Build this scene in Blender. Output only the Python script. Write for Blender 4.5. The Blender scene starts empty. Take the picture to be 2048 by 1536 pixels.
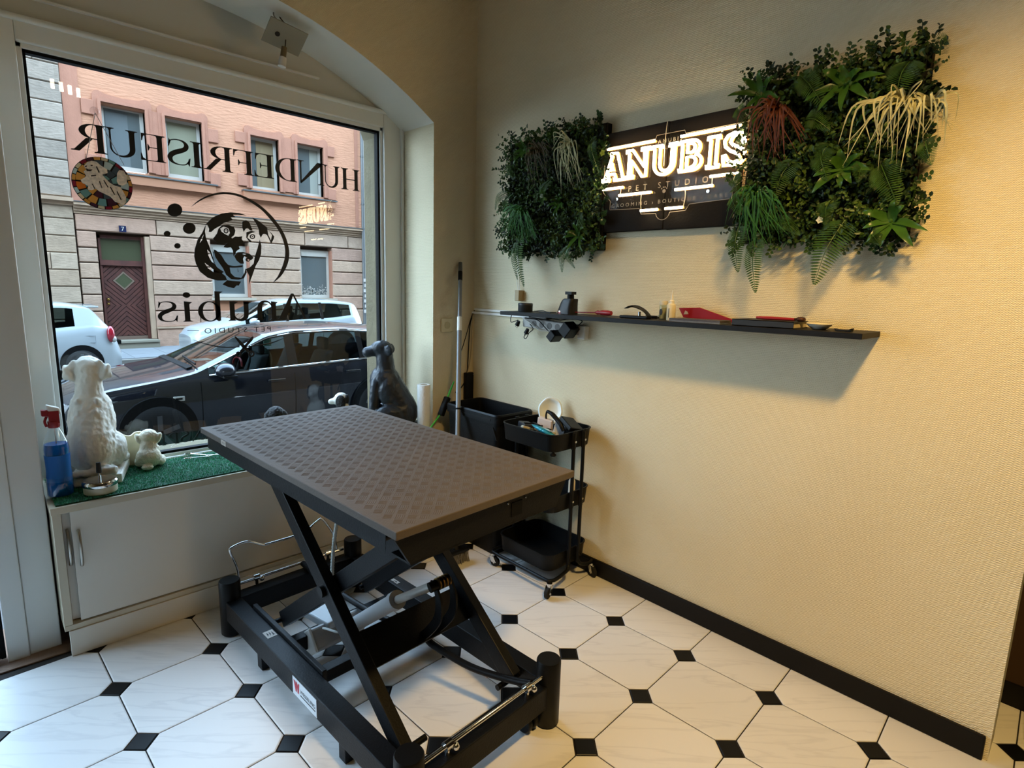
import bpy, bmesh, math, random
from mathutils import Vector, Matrix, noise
from mathutils.geometry import tessellate_polygon
PI = math.pi
rnd = random.Random(11)
SC = bpy.context.scene
COL = SC.collection
ALB = (1.0, 1.0, 1.0)   # albedo factor while a group of materials is made
def srgb(h):
    if isinstance(h, str):
        h = h.lstrip('#'); h = [int(h[i:i+2], 16) for i in (0, 2, 4)]
    o = []
    for v in h:
        v = v/255.0
        o.append(v/12.92 if v <= .04045 else ((v+.055)/1.055)**2.4)
    return (o[0]*ALB[0], o[1]*ALB[1], o[2]*ALB[2], 1.0)

# ------------------------------------------------------------------ camera, sky, lights, exposure
# metres; the room corner (window wall meets right wall) is the origin, x along the window wall, y along the right wall
CAM = Vector((-2.2276, -2.678, 1.45864))
RX = Vector((0.724834, -0.688391, 0.027095))
RD = Vector((-0.097936, -0.141892, -0.985025))
RF = Vector((0.681927, 0.711326, -0.170266))
FPX = 1138.5
cd = bpy.data.cameras.new('camera'); cam = bpy.data.objects.new('camera', cd); COL.objects.link(cam)
cam.matrix_world = Matrix(((RX.x, -RD.x, -RF.x, CAM.x), (RX.y, -RD.y, -RF.y, CAM.y), (RX.z, -RD.z, -RF.z, CAM.z), (0, 0, 0, 1)))
cd.sensor_width = 36; cd.lens = FPX*36/2048; cd.clip_start = .05; cd.clip_end = 300
SC.camera = cam
def at(px, py, ax, val):
    """the point of the plane axis=val that pixel (px,py) of the 2048x1536 photograph shows"""
    v = RX*((px-1024)/FPX) + RD*((py-768)/FPX) + RF
    return CAM + v*((val-CAM[ax])/v[ax])

W = bpy.data.worlds.new('sky'); SC.world = W; W.use_nodes = True
nt = W.node_tree; bg = nt.nodes['Background']
SKY = (0.62, 0.80, 1.0); SKY_STRENGTH = 13.5
tc = nt.nodes.new('ShaderNodeTexCoord'); sep = nt.nodes.new('ShaderNodeSeparateXYZ'); rp = nt.nodes.new('ShaderNodeValToRGB')
nt.links.new(tc.outputs['Generated'], sep.inputs[0]); nt.links.new(sep.outputs['Z'], rp.inputs[0]); nt.links.new(rp.outputs[0], bg.inputs['Color'])
rp.color_ramp.elements[0].color = (.66, .83, 1.0, 1); rp.color_ramp.elements[1].color = (.42, .67, 1.0, 1)
bg.inputs['Strength'].default_value = SKY_STRENGTH
def light(name, kind, loc, power, color, target=None, **kw):
    l = bpy.data.lights.new(name, kind); o = bpy.data.objects.new(name, l); COL.objects.link(o)
    o.location = loc; l.energy = power; l.color = color
    if target is not None:
        o.rotation_euler = (Vector(target)-Vector(loc)).to_track_quat('-Z', 'Y').to_euler()
    for k, v in kw.items(): setattr(l, k, v)
    return o
WARM = (1.0, .63, .20)
SPOTS = [(-1.56, -2.70, 3.06), (-1.50, -2.74, 3.06), (-1.44, -2.78, 3.06), (-1.38, -2.82, 3.06)]
for i, s in enumerate(SPOTS):
    light('track_spot_beam', 'SPOT', (s[0], s[1], s[2]-.18), 66, WARM, (-.28, -2.20+.05*i, .18), spot_size=1.64, spot_blend=1.0, shadow_soft_size=.06)
# daylight portal in the window opening (guides the sky light, gives off none itself)
p = light('window_portal', 'AREA', (-1.2, .80, 1.5), 1, (1, 1, 1), (-1.2, -1, 1.5), shape='RECTANGLE', size=2.1, size_y=2.0)
p.data.cycles.is_portal = True
p = light('door_portal', 'AREA', (-3.25, .80, 1.1), 1, (1, 1, 1), (-3.25, -1, 1.1), shape='RECTANGLE', size=2.0, size_y=2.2)
p.data.cycles.is_portal = True
SC.view_settings.view_transform = 'Standard'; SC.view_settings.look = 'None'
SC.view_settings.exposure = 0.0; SC.view_settings.gamma = 1.0; SC.view_settings.use_curve_mapping = False
SC.cycles.max_bounces = 9; SC.cycles.diffuse_bounces = 5; SC.cycles.glossy_bounces = 4; SC.cycles.transparent_max_bounces = 12; SC.cycles.transmission_bounces = 6
SC.cycles.sample_clamp_indirect = 6.0; SC.cycles.caustics_reflective = False; SC.cycles.caustics_refractive = False
SC.cycles.use_denoising = True

# ------------------------------------------------------------------ mesh helpers
class MB:
    def __init__(s): s.v = []; s.f = []
    def add(s, vs, fs):
        n = len(s.v); s.v += [tuple(p) for p in vs]; s.f += [tuple(i+n for i in f) for f in fs]; return s
    def box(s, lo, hi, M=None):
        (a, b, c), (d, e, f) = lo, hi
        vs = [Vector(p) for p in ((a,b,c),(d,b,c),(d,e,c),(a,e,c),(a,b,f),(d,b,f),(d,e,f),(a,e,f))]
        if M is not None: vs = [M @ p for p in vs]
        return s.add(vs, [(0,3,2,1),(4,5,6,7),(0,1,5,4),(1,2,6,5),(2,3,7,6),(3,0,4,7)])
    def hexa(s, q, n):
        """four corners plus a thickness vector"""
        q = [Vector(p) for p in q]; n = Vector(n); vs = q + [p+n for p in q]
        return s.add(vs, [(0,3,2,1),(4,5,6,7),(0,1,5,4),(1,2,6,5),(2,3,7,6),(3,0,4,7)])
    def beam(s, p0, p1, w, h, up=(0,0,1)):
        p0 = Vector(p0); p1 = Vector(p1); d = (p1-p0).normalized(); r = d.cross(Vector(up)).normalized(); u = r.cross(d)
        q = [p0-r*w/2-u*h/2, p0+r*w/2-u*h/2, p0+r*w/2+u*h/2, p0-r*w/2+u*h/2]
        return s.hexa(q, p1-p0)
    def ring(s, c, r, ax, n, ph=0):
        a = Vector(ax).normalized(); t = Vector((0,0,1)) if abs(a.z) < .9 else Vector((1,0,0)); u = a.cross(t).normalized(); w = a.cross(u)
        return [Vector(c)+(u*math.cos(2*PI*i/n+ph)+w*math.sin(2*PI*i/n+ph))*r for i in range(n)]
    def cyl(s, p0, p1, r0, r1=None, n=16, cap=True):
        r1 = r0 if r1 is None else r1; d = Vector(p1)-Vector(p0)
        vs = s.ring(p0, r0, d, n)+s.ring(p1, r1, d, n)
        fs = [(i, (i+1) % n, n+(i+1) % n, n+i) for i in range(n)]
        if cap: fs += [tuple(range(n))[::-1], tuple(range(n, 2*n))]
        return s.add(vs, fs)
    def lathe(s, prof, c=(0,0,0), n=24, M=None):
        c = Vector(c); vs = []; fs = []; k = len(prof)
        for (r, z) in prof:
            for i in range(n):
                p = Vector((r*math.cos(2*PI*i/n), r*math.sin(2*PI*i/n), z)); vs.append(c+(M @ p if M else p))
        for j in range(k-1):
            for i in range(n): fs.append((j*n+i, j*n+(i+1) % n, (j+1)*n+(i+1) % n, (j+1)*n+i))
        if prof[0][0] > 1e-5: fs.append(tuple(range(n))[::-1])
        if prof[-1][0] > 1e-5: fs.append(tuple(range((k-1)*n, k*n)))
        return s.add(vs, fs)
    def tube(s, pts, r, n=8, closed=False):
        pts = [Vector(p) for p in pts]; k = len(pts); rs = r if isinstance(r, (list, tuple)) else [r]*k
        vs = []; fs = []; prev = None
        for i, p in enumerate(pts):
            if closed: d = pts[(i+1) % k]-pts[i-1]
            else: d = (pts[min(i+1, k-1)]-pts[max(i-1, 0)])
            d = d.normalized() if d.length > 1e-9 else Vector((0,0,1))
            if prev is None:
                t = Vector((0,0,1)) if abs(d.z) < .9 else Vector((1,0,0)); u = d.cross(t).normalized()
            else:
                u = prev-d*prev.dot(d); u = u.normalized() if u.length > 1e-6 else d.orthogonal().normalized()
            prev = u; w = d.cross(u)
            vs += [p+(u*math.cos(2*PI*j/n)+w*math.sin(2*PI*j/n))*rs[i] for j in range(n)]
        for i in range(k if closed else k-1):
            a = i*n; b = ((i+1) % k)*n
            for j in range(n): fs.append((a+j, a+(j+1) % n, b+(j+1) % n, b+j))
        if not closed: fs += [tuple(range(n))[::-1], tuple(range((k-1)*n, k*n))]
        return s.add(vs, fs)
    def prism(s, loops, fn, d):
        """loops of 2-D points (later ones are holes); fn(u,v)->3-D point; d: thickness vector"""
        d = Vector(d); flat = [p for l in loops for p in l]
        tri = tessellate_polygon([[Vector((p[0], p[1], 0)) for p in l] for l in loops])
        P = [Vector(fn(*p)) for p in flat]; n = len(P)
        if d.length < 1e-9: return s.add(P, tri)
        fs = [tuple(t) for t in tri]+[tuple(i+n for i in t[::-1]) for t in tri]; o = 0
        for l in loops:
            k = len(l)
            for i in range(k): fs.append((o+i, o+(i+1) % k, n+o+(i+1) % k, n+o+i))
            o += k
        return s.add(P+[p+d for p in P], fs)
    def grid(s, rows, close=False):
        n = len(rows[0]); vs = [p for r in rows for p in r]; fs = []
        for i in range(len(rows)-1):
            for j in range(n if close else n-1):
                fs.append((i*n+j, i*n+(j+1) % n, (i+1)*n+(j+1) % n, (i+1)*n+j))
        return s.add(vs, fs)
    def sphere(s, c, r, n=12, m=8, M=None):
        r = (r, r, r) if not isinstance(r, (tuple, list)) else r; c = Vector(c); vs = []; fs = []
        for i in range(m+1):
            t = PI*i/m
            for j in range(n):
                p = Vector((r[0]*math.sin(t)*math.cos(2*PI*j/n), r[1]*math.sin(t)*math.sin(2*PI*j/n), r[2]*math.cos(t)))
                vs.append(c+(M @ p if M else p))
        for i in range(m):
            for j in range(n): fs.append((i*n+j, (i+1)*n+j, (i+1)*n+(j+1) % n, i*n+(j+1) % n))
        return s.add(vs, fs)
    def mesh(s, name):
        me = bpy.data.meshes.new(name); me.from_pydata([tuple(p) for p in s.v], [], s.f); return me
    def build(s, name, m, par=None, smooth=None, bevel=0, seg=2, local=False, fix=True, merge=False):
        me = s.mesh(name)
        if fix or merge:
            b = bmesh.new(); b.from_mesh(me)
            if merge: bmesh.ops.remove_doubles(b, verts=b.verts, dist=1e-5)
            if fix: bmesh.ops.recalc_face_normals(b, faces=b.faces)
            b.to_mesh(me); b.free()
        return put(name, me, m, par, smooth, bevel, seg, local)
WORLDP = set()
def put(name, me, m, par=None, smooth=None, bevel=0, seg=2, local=False):
    o = bpy.data.objects.new(name, me); COL.objects.link(o)
    for mm in (m if isinstance(m, (list, tuple)) else [m]): me.materials.append(mm)
    if smooth is not None:
        for p in me.polygons: p.use_smooth = True
        if smooth < 180: me.set_sharp_from_angle(angle=math.radians(smooth))
    if bevel:
        b = o.modifiers.new('bevel', 'BEVEL'); b.width = bevel; b.segments = seg; b.limit_method = 'ANGLE'; b.angle_limit = math.radians(40); b.use_clamp_overlap = True
        b.harden_normals = False
    if par is not None:
        o.parent = par
        if par.name in WORLDP and not local: o.matrix_parent_inverse = Matrix.Translation(-par.location)
    return o
def tag(o, label=None, cat=None, group=None, kind=None):
    if label: o['label'] = label
    if cat: o['category'] = cat
    if group: o['group'] = group
    if kind: o['kind'] = kind
    return o
def thing(name, label, cat, loc=(0,0,0), rz=0, group=None, world=True):
    """an Empty at the base of a thing; with world=True its parts are given in room coordinates"""
    o = bpy.data.objects.new(name, None); COL.objects.link(o); o.location = loc; o.rotation_euler = (0, 0, rz); o.empty_display_size = .05
    if world: WORLDP.add(o.name)
    return tag(o, label, cat, group)
def copy_tree(o, par=None):
    c = o.copy(); COL.objects.link(c)
    if par is not None: c.parent = par
    for ch in [x for x in SC.objects if x.parent == o]: copy_tree(ch, c)
    return c
def struct(o): o['kind'] = 'structure'; return o
def arc(cx, cy, rx, ry, a0, a1, n):
    return [(cx+rx*math.cos(math.radians(a0+(a1-a0)*i/n)), cy+ry*math.sin(math.radians(a0+(a1-a0)*i/n))) for i in range(n+1)]
def spline(pts, n=8, closed=False):
    """Catmull-Rom through points"""
    P = [Vector(p) for p in pts]; k = len(P); out = []
    for i in range(k if closed else k-1):
        if closed: a, b, c, d = P[i-1], P[i], P[(i+1) % k], P[(i+2) % k]
        else: a, b, c, d = P[max(i-1, 0)], P[i], P[i+1], P[min(i+2, k-1)]
        for j in range(n):
            t = j/n; out.append(.5*((2*b)+(c-a)*t+(2*a-5*b+4*c-d)*t*t+(3*b-a-3*c+d)*t**3))
    if not closed: out.append(P[-1])
    return out

# ------------------------------------------------------------------ materials
MATS = {}
def mat(name, col, rough=.5, metal=0, bump=None, var=None, coat=0, spec=.5, emit=None, trans=0, ior=1.45, rndv=None, sheen=0):
    """bump=(scale,strength,detail[,stretch]); var=(scale,amount); rndv=value spread from object to object"""
    if name in MATS: return MATS[name]
    m = bpy.data.materials.new(name); m.use_nodes = True; t = m.node_tree; N = t.nodes; L = t.links; b = N['Principled BSDF']
    c = srgb(col) if not (isinstance(col, tuple) and len(col) == 4) else col
    b.inputs['Base Color'].default_value = c; b.inputs['Roughness'].default_value = rough; b.inputs['Metallic'].default_value = metal
    b.inputs['Coat Weight'].default_value = coat; b.inputs['Coat Roughness'].default_value = .04; b.inputs['Specular IOR Level'].default_value = spec
    b.inputs['Transmission Weight'].default_value = trans; b.inputs['IOR'].default_value = ior; b.inputs['Sheen Weight'].default_value = sheen
    if emit: b.inputs['Emission Color'].default_value = srgb(emit[0]) if not (isinstance(emit[0], tuple) and len(emit[0]) == 4) else emit[0]; b.inputs['Emission Strength'].default_value = emit[1]
    src = None
    tcn = N.new('ShaderNodeTexCoord') if (bump or var) else None
    if var or rndv:
        mix = N.new('ShaderNodeHueSaturation'); mix.inputs['Color'].default_value = c; L.new(mix.outputs[0], b.inputs['Base Color'])
        if var:
            nz = N.new('ShaderNodeTexNoise'); nz.inputs['Scale'].default_value = var[0]; nz.inputs['Detail'].default_value = 5
            L.new(tcn.outputs['Object'], nz.inputs['Vector'])
            mr = N.new('ShaderNodeMapRange'); mr.inputs['From Min'].default_value = .3; mr.inputs['From Max'].default_value = .7
            mr.inputs['To Min'].default_value = 1-var[1]; mr.inputs['To Max'].default_value = 1+var[1]; L.new(nz.outputs['Fac'], mr.inputs['Value']); src = mr.outputs[0]
        if rndv:
            oi = N.new('ShaderNodeObjectInfo'); mr2 = N.new('ShaderNodeMapRange'); mr2.inputs['To Min'].default_value = 1-rndv; mr2.inputs['To Max'].default_value = 1+rndv
            L.new(oi.outputs['Random'], mr2.inputs['Value'])
            if src:
                mu = N.new('ShaderNodeMath'); mu.operation = 'MULTIPLY'; L.new(src, mu.inputs[0]); L.new(mr2.outputs[0], mu.inputs[1]); src = mu.outputs[0]
            else: src = mr2.outputs[0]
        L.new(src, mix.inputs['Value'])
    if bump:
        nz = N.new('ShaderNodeTexNoise'); nz.inputs['Scale'].default_value = bump[0]; nz.inputs['Detail'].default_value = bump[2] if len(bump) > 2 else 4
        if len(bump) > 3:
            mp = N.new('ShaderNodeMapping'); mp.inputs['Scale'].default_value = bump[3]; L.new(tcn.outputs['Object'], mp.inputs[0]); L.new(mp.outputs[0], nz.inputs['Vector'])
        else: L.new(tcn.outputs['Object'], nz.inputs['Vector'])
        bp = N.new('ShaderNodeBump'); bp.inputs['Strength'].default_value = bump[1]; bp.inputs['Distance'].default_value = .02
        L.new(nz.outputs['Fac'], bp.inputs['Height']); L.new(bp.outputs[0], b.inputs['Normal'])
    MATS[name] = m; return m
def glass(name, tint=(1,1,1), rough=0, ior=1.5, boost=1.0):
    """thin pane: clear with a mirror coat that grows towards grazing angles"""
    if name in MATS: return MATS[name]
    m = bpy.data.materials.new(name); m.use_nodes = True; t = m.node_tree; N = t.nodes; L = t.links
    for n in list(N):
        if n.type != 'OUTPUT_MATERIAL': N.remove(n)
    tr = N.new('ShaderNodeBsdfTransparent'); tr.inputs[0].default_value = (*tint, 1); gl = N.new('ShaderNodeBsdfGlossy'); gl.inputs['Roughness'].default_value = rough
    fr = N.new('ShaderNodeFresnel'); fr.inputs['IOR'].default_value = ior; mx = N.new('ShaderNodeMixShader'); mu = N.new('ShaderNodeMath'); mu.operation = 'MULTIPLY'; mu.inputs[1].default_value = boost; mu.use_clamp = True
    ge = N.new('ShaderNodeNewGeometry'); sb = N.new('ShaderNodeMath'); sb.operation = 'SUBTRACT'; sb.inputs[0].default_value = 1; L.new(ge.outputs['Backfacing'], sb.inputs[1])   # the far face of the pane only lets light through
    m2 = N.new('ShaderNodeMath'); m2.operation = 'MULTIPLY'; L.new(fr.outputs[0], mu.inputs[0]); L.new(mu.outputs[0], m2.inputs[0]); L.new(sb.outputs[0], m2.inputs[1]); L.new(m2.outputs[0], mx.inputs[0]); L.new(tr.outputs[0], mx.inputs[1]); L.new(gl.outputs[0], mx.inputs[2])
    L.new(mx.outputs[0], [n for n in N if n.type == 'OUTPUT_MATERIAL'][0].inputs['Surface'])
    MATS[name] = m; return m
def wallpaper(name, col):
    """off-white woven-relief wallpaper: two crossed wave bumps broken up by noise"""
    m = mat(name, col, .85, var=(1.3, .03)); t = m.node_tree; N = t.nodes; L = t.links; b = N['Principled BSDF']
    tcn = N.new('ShaderNodeTexCoord'); h = None
    for rot, sc, wgt in (((.0, .7, .4), 62, .5), ((.7, -.5, 1.1), 80, .5)):
        mp = N.new('ShaderNodeMapping'); mp.inputs['Rotation'].default_value = rot; L.new(tcn.outputs['Object'], mp.inputs[0])
        w = N.new('ShaderNodeTexWave'); w.inputs['Scale'].default_value = sc; w.inputs['Distortion'].default_value = 3.0; w.inputs['Detail'].default_value = 2; w.inputs['Detail Scale'].default_value = 1.2
        w.bands_direction = 'Z'; L.new(mp.outputs[0], w.inputs['Vector'])
        mu = N.new('ShaderNodeMath'); mu.operation = 'MULTIPLY'; mu.inputs[1].default_value = wgt; L.new(w.outputs['Fac'], mu.inputs[0])
        if h is None: h = mu.outputs[0]
        else:
            ad = N.new('ShaderNodeMath'); ad.operation = 'ADD'; L.new(h, ad.inputs[0]); L.new(mu.outputs[0], ad.inputs[1]); h = ad.outputs[0]
    bp = N.new('ShaderNodeBump'); bp.inputs['Strength'].default_value = .6; bp.inputs['Distance'].default_value = .004
    L.new(h, bp.inputs['Height']); L.new(bp.outputs[0], b.inputs['Normal'])
    return m
M_black = mat('black_powder_coat', '#0a0a0c', .5, spec=.2)
M_blackplastic = mat('black_plastic', '#090909', .45, spec=.25)
M_chrome = mat('chrome', '#d8d8d6', .12, 1)
M_white = mat('white_plastic', '#e6e4de', .4)
M_pvc = mat('white_pvc_frame', '#dcdcd6', .35)
M_gasket = mat('black_gasket', '#080808', .6, spec=.15)
# ------------------------------------------------------------------ floor: octagon tiles with black inset squares
TH = .0406; PIT = .3333; T0 = Vector((-.613, -1.0204)); DC = .047
cT, sT = math.cos(TH), math.sin(TH)
def tile_mat():
    m = mat('white_marble_tile', '#dcdad8', .33, spec=.4, rndv=.03); t = m.node_tree; N = t.nodes; L = t.links; b = N['Principled BSDF']
    tcn = N.new('ShaderNodeTexCoord'); oi = N.new('ShaderNodeObjectInfo')
    mp = N.new('ShaderNodeMapping'); mp.vector_type = 'TEXTURE'; mp.inputs['Rotation'].default_value = (0, 0, -.80); mp.inputs['Scale'].default_value = (1.0, .13, 1)
    ad = N.new('ShaderNodeVectorMath'); ad.operation = 'MULTIPLY_ADD'
    L.new(oi.outputs['Random'], ad.inputs[0]); ad.inputs[1].default_value = (9, 17, 0); L.new(tcn.outputs['Object'], ad.inputs[2]); L.new(ad.outputs[0], mp.inputs[0])
    nz = N.new('ShaderNodeTexNoise'); nz.inputs['Scale'].default_value = 1.6; nz.inputs['Detail'].default_value = 6; nz.inputs['Distortion'].default_value = .6; L.new(mp.outputs[0], nz.inputs['Vector'])
    cr = N.new('ShaderNodeValToRGB'); e = cr.color_ramp.elements; e[0].position = .47; e[0].color = (1,1,1,1); e[1].position = .535; e[1].color = (1,1,1,1)
    x = cr.color_ramp.elements.new(.50); x.color = (.74,.74,.76,1); L.new(nz.outputs['Fac'], cr.inputs[0])
    mx = N.new('ShaderNodeMix'); mx.data_type = 'RGBA'; mx.blend_type = 'MULTIPLY'; mx.inputs[0].default_value = .38
    hs = [n for n in N if n.type == 'HUE_SAT'][0]
    L.new(hs.outputs[0], mx.inputs[6]); L.new(cr.outputs[0], mx.inputs[7]); L.new(mx.outputs[2], b.inputs['Base Color']); return m
M_tile = tile_mat(); M_dot = mat('black_tile', '#09090a', .4, spec=.25); M_grout = mat('dark_grout', '#231d1a', .9)
fl = MB().box((-4.6, -6.6, -.03), (1.6, .30, -.0035)).build('floor', M_grout); struct(fl)
def tile_mesh(name, pts, z=.0):
    mb = MB(); i = .0035; n = len(pts)
    ins = [(p[0]*(1-i/.16), p[1]*(1-i/.16)) if n == 8 else (p[0]*.94, p[1]*.94) for p in pts]
    vs = [(p[0], p[1], -.006) for p in pts]+[(p[0], p[1], z-.0012) for p in pts]+[(p[0], p[1], z) for p in ins]
    fs = [tuple(range(2*n, 3*n))]
    for k in range(2):
        for a in range(n): fs.append((k*n+a, k*n+(a+1) % n, (k+1)*n+(a+1) % n, (k+1)*n+a))
    mb.add(vs, fs); me = mb.mesh(name); return me
g = .0021; h = PIT/2-g; d = DC+g*.4
octp = [(h, -h+d), (h, h-d), (h-d, h), (-h+d, h), (-h, h-d), (-h, -h+d), (-h+d, -h), (h-d, -h)]
q = DC-g*.6
oct_me = tile_mesh('tile', octp); dot_me = tile_mesh('dot', [(q, 0), (0, q), (-q, 0), (0, -q)])
oct_me.materials.append(M_tile); dot_me.materials.append(M_dot)
for i in range(-9, 4):
    for j in range(-8, 5):
        for me, off, nm in ((oct_me, .5, 'tile'), (dot_me, 0, 'inset_tile')):
            u, v = (i+off)*PIT, (j+off)*PIT; x = T0.x+cT*u-sT*v; y = T0.y+sT*u+cT*v
            if x < -3.3 or x > .75 or y < -3.1 or y > .02 or (x > .1 and y > -2.4): continue
            o = bpy.data.objects.new(nm, me); COL.objects.link(o); o.parent = fl; o.location = (x, y, 0); o.rotation_euler = (0, 0, TH)

# ------------------------------------------------------------------ walls
M_wall = wallpaper('woven_wallpaper', '#e4d8b9'); M_plain = mat('smooth_white_plaster', '#dedbd0', .8, bump=(9, .08, 3))
M_base = mat('black_baseboard', '#0d0b0a', .5, spec=.25)
o = MB().box((0, -2.6, -.01), (.14, .30, 3.25)).build('wall_right', M_wall); struct(o)
o = MB().box((-.016, -2.588, 0), (-.0005, -.02, .085)).build('baseboard_right', M_base, bevel=.005); struct(o)
M_rear = mat('tan_rear_wall', '#a39170', .85)
# window wall with its arched opening (window and shop door share it)
AR = (-1.488, .556, 2.122)
arch = [(AR[0]+AR[2]*math.cos(a), AR[1]+AR[2]*math.sin(a)) for a in [math.radians(55.9+(90-55.9)*i/22) for i in range(23)]]
op = [(-.30, -.02)]+arch+[(-2.12, 2.678), (-2.12, 2.66), (-4.3, 2.66), (-4.3, -.02)]
outer = [(-4.6, -.02), (-4.6, 3.25), (.14, 3.25), (.14, -.02)]
loop = [(0.0, -.02), (0.0, 3.25), (-4.6, 3.25), (-4.6, -.02), (-4.3, -.02), (-4.3, 2.66), (-2.12, 2.66), (-2.12, 2.678)]+arch[::-1]+[(-.30, -.02)]
o = MB().prism([loop], lambda u, v: (u, 0, v), (0, .36, 0)).build('wall_window', [M_wall, M_plain]); struct(o)
for pg in o.data.polygons:
    if pg.normal.z < -.3: pg.material_index = 1
o = MB().box((-4.7, -6.6, -.02), (-4.55, .3, 3.25)).build('wall_left', M_rear); struct(o)
o = MB().box((-4.7, -6.7, -.02), (1.6, -6.55, 3.25)).build('wall_back', M_rear); struct(o)
o = MB().box((-4.7, -6.7, 3.2), (1.6, .3, 3.3)).build('ceiling', mat('cream_ceiling', '#a3957a', .85)); struct(o)
M_brown = mat('dark_brown_wall', '#3a2716', .8)
o = MB().box((.40, -6.6, -.02), (.55, .3, 3.25)).build('wall_passage', M_brown); struct(o)
o = MB().box((.14, -2.50, -.02), (.42, -2.40, 3.25)).build('wall_passage_end', M_brown); struct(o)
o = MB().box((.385, -6.5, 0), (.3995, -2.58, .085)).build('baseboard_passage', M_base); struct(o)
o = MB().box((.141, -2.516, 0), (.384, -2.501, .085)).build('baseboard_passage_end', M_base); struct(o)

# ------------------------------------------------------------------ shop window: frame, pane, infill, beads
FY0, FY1, GY = .30, .355, .335
win = MB()
def frame_bar(x0, x1, z0, z1, y0=FY0, y1=FY1): win.box((x0, y0, z0), (x1, y1, z1))
XL, XR, ZB, ZT = -1.975, -.447, .634, 2.292
wf = thing('window', None, None, (-1.2, .32, .6)); wf['kind'] = 'structure'; wf.name = 'window_1'; WORLDP.add('window_1')
part = lambda nm, lo, hi, m=M_pvc, bv=.006: MB().box(lo, hi).build(nm, m, wf, bevel=bv)
part('frame_stile', (-2.08, FY0, .57), (XL-.022, FY1, ZT+.10)); part('frame_stile', (XR+.022, FY0, .57), (-.312, FY1, ZT+.10))
part('frame_rail', (XL-.022, FY0, ZT+.022), (XR+.022, FY1, ZT+.10)); part('frame_rail', (XL-.022, FY0, .57), (XR+.022, FY1, ZB-.018))
for nm, lo, hi in (('glazing_bead', (XL-.024, FY0+.016, ZB-.02), (XL-.004, FY1, ZT+.024)), ('glazing_bead', (XR+.004, FY0+.016, ZB-.02), (XR+.024, FY1, ZT+.024)),
                   ('glazing_bead', (XL-.024, FY0+.016, ZT+.004), (XR+.024, FY1, ZT+.024)), ('glazing_bead', (XL-.024, FY0+.016, ZB-.02), (XR+.024, FY1, ZB-.004))):
    part(nm, lo, hi, M_pvc, .003)
for lo, hi in (((XL-.006, FY0+.024, ZB-.006), (XL+.006, FY1+.004, ZT+.006)), ((XR-.008, FY0+.024, ZB-.006), (XR+.006, FY1+.004, ZT+.006)),
               ((XL-.006, FY0+.024, ZT-.008), (XR+.006, FY1+.004, ZT+.006)), ((XL-.006, FY0+.024, ZB-.006), (XR+.006, FY1+.004, ZB+.008))):
    part('gasket', lo, hi, M_gasket, 0)
M_pane = glass('window_glass', (.965, .985, .98), 0, 1.45, 1.15)
MB().box((XL, GY, ZB), (XR, GY+.006, ZT)).build('pane', M_pane, wf)
# rounded bead over the head rail, arched infill panel with a second strip
MB().tube([(-2.2, .297, ZT+.103), (-.40, .297, ZT+.103)], .012, 10).build('rounded_head_bead', M_pvc, wf, smooth=60)
inf = [(-2.08, ZT+.09), (-.31, ZT+.09)]+[p for p in arch if p[1] > ZT+.09]+[(-2.08, 2.678)]
MB().prism([inf], lambda u, v: (u, .315, v), (0, .03, 0)).build('arched_infill_panel', mat('grey_white_panel', '#c2bfb4', .5), wf)
MB().box((-2.4, .298, 2.475), (-.80, .318, 2.482)).build('panel_joint', M_pvc, wf)
# narrow cover strip down the right jamb
part('cover_strip', (-.318, .285, .57), (-.300, .315, 2.33), M_pvc, .004)
# ------------------------------------------------------------------ shop door post and glass door at the left edge
dr = thing('door', None, None, (-2.2, .02, 0)); dr['kind'] = 'structure'; dr.name = 'door_1'; WORLDP.add('door_1')
dp = lambda nm, lo, hi, m=M_pvc, bv=.004: MB().box(lo, hi).build(nm, m, dr, bevel=bv)
dp('post', (-2.178, .020, 0), (-2.082, .30, 2.675)); dp('post', (-2.242, .012, 0), (-2.1785, .10, 2.675))
dp('leaf_stile', (-2.262, .018, .02), (-2.246, .075, 2.2), M_gasket); dp('leaf_stile', (-3.3, .012, .02), (-3.2, .08, 2.2))
dp('leaf_stile', (-4.32, .012, 0), (-4.24, .08, 2.68)); dp('leaf_rail', (-4.3, .012, 2.62), (-2.242, .08, 2.675)); MB().box((-3.3, .04, 2.2), (-2.262, .05, 2.62)).build('pane', glass('window_glass'), dr); dp('leaf_rail', (-4.3, .012, .02), (-3.3, .075, .09))
MB().box((-4.25, .04, .09), (-3.3, .05, 2.62)).build('pane', glass('window_glass'), dr)  # side pane and transom: unseen glazing, added to bring more daylight onto the floor
dp('leaf_rail', (-3.2, .012, 2.1), (-2.242, .08, 2.225)); dp('leaf_rail', (-3.2, .02, .02), (-2.262, .075, .06), M_gasket)
MB().box((-3.2, .04, .06), (-2.262, .05, 2.1)).build('pane', M_pane, dr)
o = MB().box((-4.3, -.045, -.003), (-2.0, .30, .004)).build('trim_1', mat('worn_wood_threshold', '#8a6f5c', .7, bump=(30, .3, 4, (1, 8, 1)), var=(14, .25)), bevel=.002); struct(o)
# outside: own shop front stone around the opening
M_sand = mat('green_grey_sandstone', '#5f553f', .9, bump=(45, .25, 5), var=(9, .12))
o = MB().prism([[(-.375, -.6), (-.375, 2.30), (-.40, 2.36), (-.47, 2.41), (-4.6, 2.75), (-4.6, 3.3), (1.2, 3.3), (1.2, -.6)]], lambda u, v: (u, .36, v), (0, .26, 0)).build('wall_shopfront', M_sand); struct(o)
o = MB().box((-2.2, .36, -.6), (-.375, .66, .585)).build('wall_shopfront_base', M_sand); struct(o)

o = MB().box((-2.18, .299, -.02), (-.30, .36, .572)).build('wall_under_window', M_plain); struct(o)
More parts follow.
